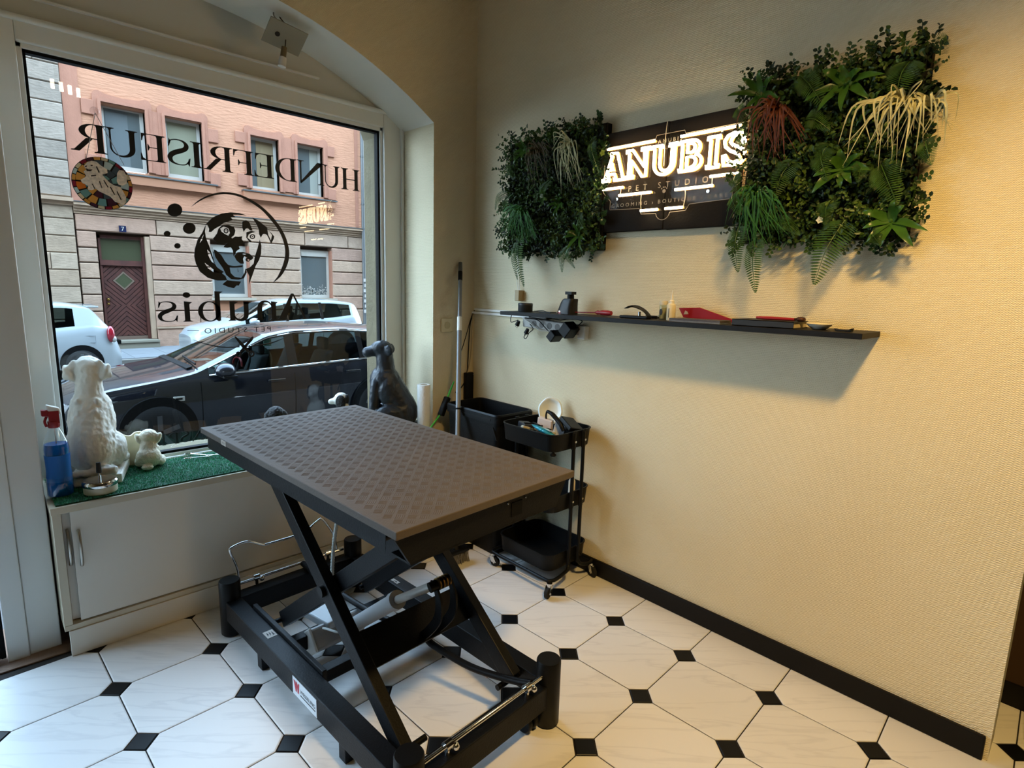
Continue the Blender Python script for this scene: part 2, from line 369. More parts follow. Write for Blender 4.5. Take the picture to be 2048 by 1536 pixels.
# ------------------------------------------------------------------ built-in cabinet under the window
M_lam = mat('cream_laminate', '#e2dccf', .42); M_lamedge = mat('cream_edge_band', '#cfc5ae', .5)
cab = thing('window_cabinet', 'long low cream cabinet with two sliding doors built under the shop window', 'cabinet', (-1.18, .1, 0))
cb = lambda nm, lo, hi, m=M_lam, bv=.0015, lab=None: tag(MB().box(lo, hi).build(nm, m, cab, bevel=bv), lab)
cb('worktop', (-2.078, -.094, .578), (-.262, .296, .605), M_lamedge)
cb('side_panel', (-2.075, -.088, .128), (-2.048, .29, .577), M_lamedge); cb('side_panel', (-.292, -.088, .128), (-.265, .29, .577), M_lamedge)
cb('bottom_panel', (-2.075, -.088, .106), (-.265, .29, .127), M_lamedge)
cb('plinth', (-2.062, -.094, .001), (-.275, -.076, .105)); cb('back_panel', (-2.048, .27, .128), (-.292, .285, .577))
dl = cb('sliding_door', (-2.046, -.058, .132), (-1.16, -.042, .574)); d2 = cb('sliding_door', (-2.022, -.086, .134), (-1.13, -.068, .576))
cb('fixed_front', (-1.128, -.082, .130), (-.294, -.066, .576))
for x, y, par in ((-2.033, -.058, dl), (-2.002, -.086, d2)):
    z0, z1 = .36, .50; path = [(x, y, z1), (x, y-.014, z1-.004), (x, y-.024, z1-.03), (x, y-.028, (z0+z1)/2), (x, y-.024, z0+.03), (x, y-.014, z0+.004), (x, y, z0)]
    MB().tube(spline(path, 5), .0055, 8).build('bow_handle', mat('satin_nickel', '#b4aea2', .28, 1), par, smooth=60, local=True)
# ------------------------------------------------------------------ vinyl lettering and logo on the shop window (reads from the street)
M_vinyl = mat('black_vinyl', '#0b0b0c', .5)
DY = GY-.0012
def stem(x, w, y0=0., y1=1., top=True, bot=True, s=.028, e=.085, k=.06):
    p = []
    p += [(x-e, y0), (x+w+e, y0), (x+w+e, y0+s), (x+w+.02, y0+s+.3*k), (x+w, y0+s+1.2*k)] if bot else [(x, y0), (x+w, y0)]
    p += [(x+w, y1-s-1.2*k), (x+w+.02, y1-s-.3*k), (x+w+e, y1-s), (x+w+e, y1), (x-e, y1), (x-e, y1-s), (x-.02, y1-s-.3*k), (x, y1-s-1.2*k)] if top else [(x+w, y1), (x, y1)]
    if bot: p += [(x, y0+s+1.2*k), (x-.02, y0+s+.3*k), (x-e, y0+s)]
    return [p]
def rect(a, b, c, d): return [[(a, b), (c, b), (c, d), (a, d)]]
def vstroke(pts, ws, n=5):
    P = [(p[0], p[1], w) for p, w in zip(pts, ws)]; S = spline(P, n); L = []; R = []
    for i, p in enumerate(S):
        d = (S[min(i+1, len(S)-1)]-S[max(i-1, 0)]); l = math.hypot(d.x, d.y) or 1; nx, ny = -d.y/l, d.x/l
        L.append((p.x+nx*p.z/2, p.y+ny*p.z/2)); R.append((p.x-nx*p.z/2, p.y-ny*p.z/2))
    return [L+R[::-1]]
SP = [(.56,.80),(.5,.92),(.36,.975),(.2,.93),(.13,.79),(.18,.64),(.33,.53),(.47,.42),(.54,.27),(.49,.1),(.33,.025),(.17,.06),(.08,.22)]
SW = [.03,.035,.04,.07,.11,.14,.17,.15,.12,.08,.04,.035,.03]
ARM = lambda x, y, f: [[(x, y), (x, y+.27*f), (x-.025, y+.27*f), (x-.06, y+.1*f), (x-.16, y+.03*f), (.2, y+.03*f), (.2, y)]]
GL = {
 'H': stem(.09,.15)+stem(.61,.15)+rect(.2,.475,.65,.52),
 'N': stem(.1,.05)+[[(.02,1),(.24,1),(.80,.06),(.80,-.02),(.77,-.02)]]+stem(.76,.05,bot=False),
 'U': stem(.09,.15,.32,1,bot=False)+stem(.72,.05,.32,1,bot=False)+[arc(.43,.32,.34,.335,180,360,16)+arc(.48,.32,.24,.275,360,180,16)],
 'D': stem(.09,.15)+[[(.2,0)]+arc(.3,.5,.52,.5,-90,90,16)+[(.2,1),(.2,.97)]+arc(.3,.5,.36,.47,90,-90,16)+[(.2,.03)]],
 'E': stem(.09,.15)+ARM(.66,1,-1)+ARM(.70,0,1)+[[(.2,.49),(.44,.49),(.48,.38),(.5,.38),(.5,.62),(.48,.62),(.44,.52),(.2,.52)]],
 'F': stem(.09,.15)+ARM(.64,1,-1)+[[(.2,.47),(.44,.47),(.48,.36),(.5,.36),(.5,.60),(.48,.60),(.44,.50),(.2,.50)]],
 'R': stem(.09,.15)+[[(.2,.47)]+arc(.3,.735,.36,.265,-90,90,14)+[(.2,1),(.2,.97)]+arc(.3,.735,.21,.235,90,-90,14)+[(.2,.50)]]+[[(.33,.49),(.50,.49),(.80,.05),(.88,.03),(.88,0),(.68,0)]],
 'I': stem(.09,.15),
 'S': vstroke(SP,SW)+[[(.545,1),(.575,.68),(.545,.70),(.50,.88)],[(.075,0),(.045,.32),(.085,.3),(.13,.1)]],
 'P': stem(.09,.15)+[[(.2,.47)]+arc(.3,.735,.36,.265,-90,90,14)+[(.2,1),(.2,.97)]+arc(.3,.735,.21,.235,90,-90,14)+[(.2,.50)]],
 'A': [[(.0,0),(.2,0),(.2,.02),(.13,.045),(.12,.10),(.46,.93),(.43,1)],[(.43,1),(.52,1),(.96,.04),(1.02,.02),(1.02,0),(.64,0),(.64,.02),(.70,.04)]],
 'n': [[(-.02,0),(.26,0),(.20,.05),(.20,.70),(.0,.67),(.06,.60),(.06,.05)]]+vstroke([(.16,.50),(.26,.66),(.40,.69),(.50,.60),(.53,.42),(.53,.04)],[.03,.05,.08,.12,.14,.14])+[[(.40,0),(.66,0),(.60,.05),(.46,.05)]],
 'u': vstroke([(.13,.69),(.13,.22),(.18,.08),(.30,.02),(.42,.07),(.50,.2)],[.14,.14,.13,.09,.06,.04])+[[(-.02,.68),(.06,.60),(.2,.60),(.2,.70)],[(.46,.70),(.34,.68),(.46,.60),(.46,.05),(.42,0),(.66,0),(.60,.05),(.60,.70)]],
 'b': [[(-.02,1.04),(.06,.96),(.06,.02),(.12,-.01),(.20,.06),(.20,1.05)]]+[arc(.36,.345,.30,.36,0,360,26)[:-1]],
 'i': [[(-.03,0),(.26,0),(.20,.05),(.20,.70),(-.02,.67),(.06,.60),(.06,.05)],arc(.12,.91,.10,.095,0,360,16)[:-1]],
 's': [[(p[0], p[1]*.70) for p in vstroke(SP,SW)[0]]]+[[(.545,.70),(.575,.48),(.545,.49),(.50,.62)],[(.075,0),(.045,.22),(.085,.21),(.13,.07)]],
}
BHOLE = arc(.345,.345,.19,.325,0,360,24)[:-1]
def letter(ch, xl, xr, z0, H, par, thick=.001):
    """letter of cap height H whose seen-from-inside extent runs from xl (its end) to xr (its start)"""
    polys = GL[ch]; us = [p[0] for l in polys for p in l]; a, b = min(us), max(us); k = (xr-xl)/(b-a)
    fn = lambda u, v: (xr-(u-a)*k, DY, z0+v*H); mb = MB()
    for i, l in enumerate(polys):
        loops = [l, BHOLE] if (ch == 'b' and i == 1) else [l]
        mb.prism(loops, fn, (0, .001, 0))
    return mb.build('letter', M_vinyl, par, fix=False)
hw = thing('window_lettering', 'black vinyl word HUNDEFRISEUR across the top of the shop window', 'lettering', (-1.2, DY, 1.955))
HX = [('H',681,718),('U',645,678),('N',593,647),('D',549,592),('E',507,546),('F',466,506),('R',405,464),('I',381,404),('S',334,380),('E',281,331),('U',214,277),('R',142,215)]
for ch, a, b in HX:
    letter(ch, at(a, 300, 1, DY).x, at(b, 300, 1, DY).x, 1.955 if ch != 'N' else 1.957, .112, hw)
lg = thing('window_logo', 'black vinyl dog head logo with ring, dots and the word Anubis on the window', 'logo', (-1.25, DY, 1.05))
for ch, a, b, y in (('A',554,613,630),('n',511,558,630),('u',456,503,630),('b',396,447,620),('i',365,387,630),('s',316,357,640)):
    letter(ch, at(a, y, 1, DY).x, at(b, y, 1, DY).x, 1.249, .137, lg)
def px(u, v): return at(320+u/4.389, 370+v/4.389, 1, DY)
def decal(nm, loops, par=None): return MB().prism(loops, px, (0, .001, 0)).build(nm, M_vinyl, par or lg, fix=False)
sm = lambda pts, n=4: [(p.x, p.y) for p in spline([(a, b, 0) for a, b in pts], n, True)]
ro = spline([(a, b, 0) for a, b in [(270,195),(330,140),(400,100),(470,75),(550,62),(640,68),(730,95),(820,140),(900,195),(980,270),(1050,360),(1100,450),(1130,550),(1133,640),(1110,720),(1070,790),(1030,830),(988,862)]], 4)
ri = spline([(a, b, 0) for a, b in [(1035,800),(1072,720),(1095,640),(1098,560),(1075,470),(1035,390),(975,310),(900,227),(820,167),(740,120),(650,90),(560,80),(470,92),(400,115),(330,153)]], 4)
decal('ring', [[(p.x, p.y) for p in ro+ri]])
for c, r in (((130,220),(66,58)),((257,380),(56,49)),((63,428),(30,25)),((153,534),(28,24))):
    decal('dot', [arc(c[0], c[1], r[0], r[1], 0, 360, 24)[:-1]])
head = MB()
HP = [
 [[(762,268),(700,247),(620,240),(540,250),(460,285),(405,340),(370,420),(330,480),(306,560),(300,625),(315,690),(350,760),(420,815),(500,838),(590,838),(575,800),(545,775),(560,762),(500,722),(482,692),(458,610),(430,530),(405,470),(395,410),(402,352),(415,350),(432,385),(428,412),(450,412),(480,385),(520,362),(560,332),(600,322),(640,305),(622,285),(662,282),(642,262),(690,262)],
  [(390,682),(420,730),(470,765),(548,775),(470,742),(430,710)], [(414,566),(425,620),(450,670),(480,694),(455,640),(438,590)], [(384,432),(362,470),(348,512),(372,480)]],
 [[(465,472),(500,425),(512,385),(545,352),(600,350),(648,368),(662,400),(652,440),(625,462),(640,478),(600,505),(540,520),(492,502)], [(528,382),(560,365),(600,380),(614,420),(600,445),(570,430),(540,410)]],
 [arc(580,402,22,24,0,360,16)[:-1], arc(580,402,12,13,0,360,12)[:-1]], [arc(580,402,5,5,0,360,8)[:-1]],
 [[(558,545),(575,520),(605,500),(635,468),(660,452),(690,455),(722,450),(718,475),(735,500),(715,530),(692,540),(700,560),(672,580),(645,628),(640,575),(622,545),(590,552)]],
 [[(722,322),(755,308),(785,328),(798,362),(814,400),(790,398),(768,375),(752,385),(735,412),(722,372)]],
 [[(758,415),(800,402),(838,412),(812,418),(780,432),(768,462),(800,488),(812,506),(786,500),(758,462)]],
 [arc(812,453,24,22,0,360,16)[:-1], arc(812,453,14,13,0,360,12)[:-1]], [arc(812,453,6,6,0,360,8)[:-1]],
 [[(808,284),(860,310),(910,350),(950,392),(985,430),(1003,452),(998,475),(975,515),(960,480),(940,440),(925,430),(905,430),(885,462),(870,430),(868,390),(845,340)], [(938,372),(958,402),(984,440),(974,486),(952,440)]],
 [[(876,480),(890,530),(888,600),(870,660),(840,710),(812,790),(780,876),(785,800),(752,738),(790,722),(822,690),(832,630),(855,560)]],
 [[(652,622),(680,590),(730,588),(790,605),(822,640),(800,660),(770,640),(740,625),(728,650),(738,690),(705,690),(672,662)], [(720,600),(760,606),(745,612),(725,610)]],
 [arc(772,655,22,18,0,360,12)[:-1], arc(776,658,9,8,0,360,8)[:-1]],
 [[(470,566),(492,572),(540,618),(572,672),(600,702),(650,712),(725,704),(722,722),(640,726),(612,724),(620,772),(655,806),(712,816),(742,772),(748,732),(762,765),(738,818),(690,832),(625,826),(580,788),(552,730),(515,678),(485,630)]],
 [[(680,725),(690,760),(684,765)]],
 [[(548,872),(590,835),(640,842),(712,848),(690,885),(672,880),(650,906),(600,896)]],
]
for L in HP: head.prism(L, px, (0, .001, 0))
head.build('dog_head', M_vinyl, lg, fix=False)
# swash, small capitals, scissors
sw1 = vstroke([(290,1358),(400,1395),(520,1420),(620,1425),(700,1420)], [2,7,10,9,8]); sw2 = vstroke([(760,1418),(880,1405),(980,1385),(1060,1355),(1105,1335)], [8,9,9,7,2])
decal('swash', sw1); decal('swash', sw2); decal('swash', [[(240,1277),(342,1277),(342,1281),(240,1281)]])
sci = MB()
for L in ([[(650,1330),(668,1332),(760,1420),(790,1465),(770,1470),(720,1425)]], [[(822,1330),(815,1360),(760,1420),(715,1470),(695,1465),(735,1415),(805,1332)]],
          [arc(690,1487,26,26,0,360,18)[:-1], arc(690,1487,13,13,0,360,12)[:-1]], [arc(803,1482,28,28,0,360,18)[:-1], arc(803,1482,14,14,0,360,12)[:-1]], [arc(803,1482,7,7,0,360,10)[:-1]]):
    sci.prism(L, px, (0, .001, 0))
sci.build('scissors_emblem', M_vinyl, lg, fix=False)
def split_letters(tm, nm, m, par):
    """one object per letter of a text mesh (connected pieces)"""
    own = list(range(len(tm.v)))
    def root(i):
        while own[i] != i: own[i] = own[own[i]]; i = own[i]
        return i
    for f in tm.f:
        for i in f[1:]: own[root(i)] = root(f[0])
    sets = {}
    for f in tm.f: sets.setdefault(root(f[0]), []).append(f)
    for fs in sets.values():
        ids = sorted({i for f in fs for i in f}); k = {i: n for n, i in enumerate(ids)}
        MB().add([tm.v[i] for i in ids], [tuple(k[i] for i in f) for f in fs]).build(nm, m, par, fix=False)
def text_mesh(s, size, fn, d, spacing=1.0, align='CENTER', depth=0.0):
    """flat letters from the built-in font; fn maps text x,y to room space; d: thickness vector"""
    cu = bpy.data.curves.new('t', 'FONT'); cu.body = s; cu.size = size; cu.align_x = align; cu.space_character = spacing; cu.resolution_u = 3
    ob = bpy.data.objects.new('t', cu); COL.objects.link(ob); dg = bpy.context.evaluated_depsgraph_get(); me = ob.evaluated_get(dg).to_mesh()
    vs = [fn(v.co.x, v.co.y) for v in me.vertices]; fs = [tuple(p.vertices) for p in me.polygons]
    mb = MB().add(vs, fs); ob.to_mesh_clear(); bpy.data.objects.remove(ob); bpy.data.curves.remove(cu); return mb
pc = px(695, 1300); pl, pr = px(405, 1280), px(985, 1270)
tm = text_mesh('PET STUDIO', .036, lambda x, y: (pc.x-x, DY, pc.z+y+.004), None, 1.45); xs = [v[0] for v in tm.v]; k = (pr.x-pl.x)/(max(xs)-min(xs))
tm.v = [(pc.x+(v[0]-pc.x)*k, v[1], v[2]) for v in tm.v]; split_letters(tm, 'tagline_letter', M_vinyl, lg)
it = thing('bottom_lettering', 'black vinyl letters INSPI low on the shop window behind the small puppy figure', 'lettering', (-1.5, DY, .67))
for i, ch in enumerate('INSPI'):
    xs = [(432,440),(404,430),(382,402),(360,380),(345,353)][i]
    letter(ch, at(xs[0]-22, 868, 1, DY).x, at(xs[1]-22, 868, 1, DY).x, .668, .056, it)

# ------------------------------------------------------------------ stained-glass suncatcher on its suction hook
sc0 = at(206, 367, 1, .322); SR = .106
sun = thing('suncatcher', 'round stained-glass suncatcher with a cream fluffy dog hanging on the shop window', 'suncatcher', sc0)
lead = mat('lead_came', '#1c1512', .5, .6)
MB().lathe([(0,0),(SR,0),(SR,.003),(0,.003)], n=40, M=Matrix.Rotation(-PI/2, 3, 'X'), c=(sc0.x, sc0.y+.004, sc0.z)).build('lead_disc', lead, sun)
pal = [mat('glass_'+n, c, .25, coat=.3) for n, c in (('teal','#6f9a98'),('amber','#d99a4a'),('cream','#d8c8a4'),('slate','#47525a'),('ruby','#8a2436'),('pale','#b9cccb'),('orange','#d9742c'),('plum','#4b2735'))]
def sp(r, a): return (sc0.x-r*math.cos(a), sc0.z+r*math.sin(a))
rs = random.Random(5); seq = [1,5,2,4,7,1,2,0,4,7,2,1,4,7,0,2,1,4,2,7,1,2,5,4]
for i in range(24):
    a0 = 2*PI*i/24+.02; a1 = 2*PI*(i+1)/24-.02
    pts = [sp(SR*.98, a0), sp(SR*.98, (a0+a1)/2), sp(SR*.98, a1), sp(SR*.88, a1), sp(SR*.88, a0)]
    MB().prism([pts], lambda u, v: (u, sc0.y+.0005, v), (0, .003, 0)).build('rim_glass', pal[seq[i]], sun)
for ring_, (r0, r1, n) in enumerate(((.60,.86,15),(.34,.58,11),(.06,.32,6))):
    for i in range(n):
        j0 = rs.uniform(-.08,.08); a0 = 2*PI*i/n+.035+ring_*.2; a1 = 2*PI*(i+1)/n-.035+ring_*.2
        pts = [sp(SR*r1, a0), sp(SR*(r1+.012), (a0+a1)/2), sp(SR*r1, a1), sp(SR*r0, a1+j0*.3), sp(SR*r0, a0+j0*.3)]
        low = math.sin((a0+a1)/2) < -.2
        MB().prism([pts], lambda u, v: (u, sc0.y+.0005, v), (0, .003, 0)).build('mosaic_glass', pal[rs.choice([0,3,0,1,6,7] if low else [0,3,0,5,3,1])], sun)
fur = mat('cream_painted_fur', '#ead8c4', .7, var=(90, .22)); furd = mat('shaded_fur_lines', '#9c8473', .7)
def sq(u, v): p = at(120+u/11.378, 290+v/11.378, 1, sc0.y); return (p.x, sc0.y-.003, p.z)
MB().prism([[(545,470),(620,390),(720,360),(830,385),(930,470),(1070,560),(1080,640),(1000,660),(960,680),(1030,760),(1130,860),(1250,930),(1380,960),(1500,1180),(1500,1300),(1440,1390),(1380,1340),(1250,1290),(1150,1180),(1010,1110),(900,1060),(820,1000),(720,1030),(640,1020),(640,930),(500,860),(470,790),(560,740),(590,700),(540,600),(590,560)],],
           sq, (0, .003, 0)).build('dog_figure', fur, sun)
MB().prism([[(1300,640),(1350,570),(1450,590),(1520,720),(1520,880),(1420,930),(1330,900),(1290,830)]], sq, (0, .003, 0)).build('dog_tail', fur, sun)
ln = MB()
for L in ([[(690,455),(745,455),(735,480),(700,480)]], [[(560,480),(610,465),(605,500),(570,505)]], [[(580,530),(650,560),(740,560),(690,600),(610,600)]], [[(700,690),(820,680),(820,700),(710,720)]],
          [[(830,480),(900,620),(880,640),(815,500)]], [[(1000,800),(1100,960),(1085,970),(985,810)]], [[(1150,950),(1250,1130),(1235,1140),(1130,960)]], [[(740,880),(800,1000),(785,1005),(725,890)]], [[(1300,1050),(1400,1250),(1380,1255),(1285,1060)]], [[(900,820),(960,980),(945,985),(885,830)]]):
    ln.prism(L, lambda u, v: (sq(u, v)[0], sc0.y-.0045, sq(u, v)[2]), (0, .002, 0))
ln.build('dog_markings', mat('dark_dog_lines', '#2a1d19', .6), sun)
hk = at(190, 221, 1, .322)
MB().lathe([(.017,0),(.014,.004),(.006,.008),(.006,.012)], n=14, M=Matrix.Rotation(PI/2, 3, 'X'), c=(hk.x, GY-.001, hk.z)).build('suction_cup', glass('clear_rubber', (.9,.88,.88), .1, 1.45, 2), sun, smooth=60)
mb = MB()
for q_ in ((172,318),(248,330)):
    e = at(*q_, 1, .322); mb.tube([(hk.x, hk.y, hk.z-.01), (e.x, .322, e.z)], .0013, 5)
mb.build('cord', mat('thin_grey_cord', '#8d8078', .5), sun)

# ------------------------------------------------------------------ loose spotlight hanging from the arch soffit
lp = thing('hanging_spotlight', 'loose spotlight plate hanging by its wires from the arch above the window', 'lamp', (-1.07, .14, 2.64))
M_dull = mat('dull_white_metal', '#8b8371', .4, .1)
MB().box((-1.12, .10, 2.655), (-1.06, .15, 2.70)).build('junction_hole', mat('dark_hole', '#2b241c', .9), lp)
MB().tube(spline([(-1.085,.125,2.665),(-1.095,.12,2.63),(-1.07,.11,2.60),(-1.05,.11,2.57)], 6), .003, 6).build('wire', M_dull, lp, smooth=60)
MB().tube(spline([(-1.08,.135,2.665),(-1.06,.13,2.63),(-1.04,.115,2.60),(-1.045,.11,2.57),(-1.052,.105,2.52),(-1.06,.10,2.48)], 6), .0028, 6).build('wire', mat('dark_wire', '#3b3024', .6), lp, smooth=60)
Mx = Matrix.Translation((-1.055, .10, 2.545)) @ Matrix.Rotation(math.radians(8), 4, 'Y') @ Matrix.Rotation(math.radians(-38), 4, 'X')
MB().box((-.085, -.06, -.003), (.085, .06, .003), Mx).box((-.05, -.03, .003), (.055, .03, .022), Mx).build('mounting_plate', M_dull, lp)
MB().cyl(Mx @ Vector((-.035, 0, -.0045)), Mx @ Vector((-.035, 0, -.003)), .011, n=14).build('cable_hole', mat('dark_hole', '#2b241c', .9), lp)
MB().cyl((-1.06,.10,2.50), (-1.068,.10,2.455), .013, n=14).build('lamp_holder', mat('brass_lamp_holder', '#7d6c50', .35, .6), lp, smooth=50)
MB().cyl((-1.068,.10,2.455), (-1.075,.10,2.415), .016, .018, n=14).build('lamp_capsule', mat('white_ceramic', '#d6d2c8', .3), lp, smooth=50)
# ------------------------------------------------------------------ ceiling track whose four spots mirror in the pane
tr = thing('ceiling_spot_track', 'warm ceiling track with four lit spots mirrored in the top corner of the window pane', 'lamp', (-1.47, -2.76, 3.2))
MB().box((-1.75, -2.78, 3.165), (-1.2, -2.74, 3.20)).build('track', M_white, tr)
M_lampglow = mat('warm_lamp_glow', '#fff0d0', .5, emit=((1, .86, .62, 1), 40))
for s in SPOTS:
    MB().cyl((s[0], s[1], 3.165), (s[0], s[1], 3.10), .008, n=8).build('stem', M_white, tr)
    sh = MB().cyl((s[0], s[1], 3.10), (s[0]-.0, s[1]+.0, 2.97), .016, .018, n=14).build('spot_shade', M_white, tr, smooth=50)
    MB().cyl((s[0], s[1], 2.969), (s[0], s[1], 2.9), .014, .014, n=12).build('bulb', M_lampglow, sh, local=True)
# ------------------------------------------------------------------ street
GZ = -.60; FD = 15.8
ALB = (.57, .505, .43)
o = MB().box((-30, .62, GZ-.2), (40, 13.2, GZ)).build('road', mat('asphalt', '#6f7074', .85, bump=(60, .2, 4), var=(1.5, .08))); struct(o)
sw = MB().box((-30, 13.22, GZ-.2), (40, FD+.2, GZ+.095)).build('pavement', mat('slate_joint', '#5d6166', .9)); struct(sw)
M_slab = mat('slate_paving', '#8b94a0', .7, var=(3, .06), rndv=.07)
slab = MB().box((-.395, -.395, 0), (.395, .395, .008)).mesh('paving_slab'); slab.materials.append(M_slab)
for i in range(16):
    for j in range(3):
        o = bpy.data.objects.new('paving_slab', slab); COL.objects.link(o); o.parent = sw; o.location = (-2.2+.8*i, 13.75+.8*j, GZ+.095)
o = MB().box((-30, 13.08, GZ-.2), (40, 13.22, GZ+.10)).build('kerb', mat('granite_kerb', '#9a9a98', .8)); struct(o)
# ------------------------------------------------------------------ house across the street
hs = thing('house_facade', 'pink stuccoed town house with rusticated stone ground floor across the street', 'house', (4.2, FD, GZ))
M_pink = mat('pink_scratch_stucco', '#dfa588', .9, bump=(5, .9, 6, (1, 1, 4)), var=(2.5, .05))
M_band = mat('rose_sandstone', '#c68d78', .85, bump=(30, .2, 4), var=(5, .06)); M_sill = mat('terracotta_sill', '#c18a6c', .8)
M_joint = mat('dark_stone_joint', '#7b6a60', .95); M_ledge = mat('pale_sandstone_ledge', '#c9b09a', .85, bump=(25, .2, 4), var=(3, .12))
def stone_mat(nm, cols):
    m = mat(nm, cols[0], .9, bump=(9, .55, 6, (1, 1, 3)), var=(6, .12)); t = m.node_tree; N = t.nodes; L = t.links
    oi = N.new('ShaderNodeObjectInfo'); cr = N.new('ShaderNodeValToRGB'); cr.color_ramp.elements[0].color = srgb(cols[0]); cr.color_ramp.elements[1].color = srgb(cols[-1])
    for i, c in enumerate(cols[1:-1]): e = cr.color_ramp.elements.new((i+1)/(len(cols)-1)); e.color = srgb(c)
    L.new(oi.outputs['Random'], cr.inputs[0]); L.new(cr.outputs[0], [n for n in N if n.type == 'HUE_SAT'][0].inputs['Color']); return m
M_stone = stone_mat('pinkish_ashlar', ['#c4a393', '#d0ae9c', '#c4ae9e', '#d4b7a2', '#bf9e90'])
M_stone2 = stone_mat('beige_ashlar', ['#bda996', '#c6b19d', '#b5a594', '#cab8a6'])
M_stone3 = stone_mat('grey_ashlar', ['#aea39b', '#a39a92', '#b8ada4', '#b0a69c'])
fb = lambda nm, x0, x1, z0, z1, y0, y1, m, par=None, bv=0: MB().box((x0, FD+y0, z0), (x1, FD+y1, z1)).build(nm, m, par or hs, bevel=bv)
# upper wall with four holes would be hidden by panes: built as strips around the windows
WIN = [(.74,1.70,4.19,5.77), (2.16,3.07,4.17,5.73), (4.38,5.22,4.14,5.66), (5.80,6.66,4.14,5.69)]
DOORX = (.45, 1.47); GW = [(3.14,4.17,.88,2.42), (5.82,6.86,.87,2.44)]
zs = [3.2, 4.16, 5.72, 14.0]; xs = [-.03]+[v for w in WIN for v in w[:2]]+[14.0]
wallm = MB()
wallm.box((-.03, FD, 3.2), (14, FD+.4, 4.15)).box((-.03, FD, 5.72), (14, FD+.4, 9.6))
for a, b in zip(xs[0::2], xs[1::2]): wallm.box((a, FD, 4.15), (b, FD+.4, 5.72))
wallm.build('stucco_wall', M_pink, hs)
fb('core_wall', -.03, 14, GZ, 3.2, .34, .5, M_joint)
M_pvc2 = mat('white_far_window_frame', '#e4e6e6', .4); M_farglass = mat('far_window_pane', '#6e7c84', .08, spec=.9, coat=.6)
def far_window(w, nm='upper_window', blind_reflection=None, roll=.0):
    x0, x1, z0, z1 = w; f = .085; y = .17
    r = MB()
    r.box((x0, FD+y, z0), (x0+f, FD+y+.08, z1)).box((x1-f, FD+y, z0), (x1, FD+y+.08, z1)).box((x0+f, FD+y, z0), (x1-f, FD+y+.08, z0+f*1.2)).box((x0+f, FD+y, z1-f), (x1-f, FD+y+.08, z1))
    if roll: r.box((x0+f, FD+y-.02, z1-f-roll), (x1-f, FD+y+.06, z1-f))
    fr = r.build(nm, M_pvc2, hs)
    MB().box((x0+f, FD+y+.03, z0+f*1.2), (x1-f, FD+y+.04, z1-f)).build('pane', M_farglass, fr, local=True)
    if blind_reflection: MB().box((blind_reflection[0], FD+y+.022, z0+.1), (blind_reflection[1], FD+y+.029, z1-f)).build('blind_reflection_panel', mat(*blind_reflection[2]), fr, local=True)
for i, w in enumerate(WIN):
    far_window(w, 'upper_window', ((.85, 1.34, ('slate_blind', '#76828a', .7)), (2.26, 2.98, ('cream_curtain', '#a8ac98', .8)), (4.62, 5.13, ('tan_reflection', '#a89878', .8)), (6.30, 6.56, ('pale_reflection', '#b4bcb8', .8)))[i])  # last two panels are house reflections painted onto the right-hand panes
    x0, x1, z0, z1 = w; cx = (x0+x1)/2
    # moulded rose surround with wavy head and ears
    T = .16; top = z1+.24
    oL = [(x0-T, z0), (x0-T, z1-.05), (x0-T-.01, top-.08), (x0-T+.05, top), (x0-T+.13, top+.02), (x0+.12, top-.04), (cx, top-.07), (x1-.12, top-.04), (x1+T-.13, top+.02), (x1+T-.05, top), (x1+T+.01, top-.08), (x1+T, z1-.05), (x1+T, z0)]
    MB().prism([oL+[(x1, z0), (x1, z1), (x0, z1), (x0, z0)]], lambda u, v: (u, FD-.05, v), (0, .22, 0)).build('window_surround', M_band, hs)
    iL = [(x0-.07, z0), (x0-.07, z1+.05), (x0+.0, z1+.12), (cx, z1+.07), (x1, z1+.12), (x1+.07, z1+.05), (x1+.07, z0)]
    MB().prism([iL+[(x1, z0), (x1, z1), (x0, z1), (x0, z0)]], lambda u, v: (u, FD-.085, v), (0, .05, 0)).build('inner_moulding', M_band, hs)
for x0, x1 in ((1.86, 2.0), (5.38, 5.64)): fb('mullion_pier', x0, x1, 4.17, 5.78, -.04, .1, M_band)
for x0, x1, z0, z1 in ((.34,.60,5.42,5.77),(.34,.60,4.08,4.46),(3.22,3.50,5.26,5.62),(3.22,3.50,4.06,4.42),(3.96,4.24,5.40,5.70),(3.98,4.24,4.18,4.52),(6.80,7.06,5.46,5.78),(6.80,7.08,4.10,4.44)):
    fb('ear_block', x0, x1, z0, z1, -.055, .05, M_band, bv=.01)
for x0, x1, z in ((.42, 3.32, 4.05), (4.10, 7.0, 4.03)):
    fb('window_sill', x0, x1, z-.22, z, -.16, .15, M_sill); fb('sill_flashing', x0-.02, x1+.06, z, z+.035, -.19, .15, mat('zinc', '#777f86', .45, .5))
# string course
for y, z0, z1, m in ((-.20, 3.17, 3.24, M_ledge), (-.14, 3.10, 3.17, M_ledge), (-.09, 3.03, 3.10, M_ledge), (-.05, 2.97, 3.03, M_ledge)): fb('string_course', -.03, 14, z0, z1, y, .36, m)
fb('string_course_cap', -.03, 14, 3.24, 3.262, -.22, .36, mat('zinc', '#777f86', .45, .5))
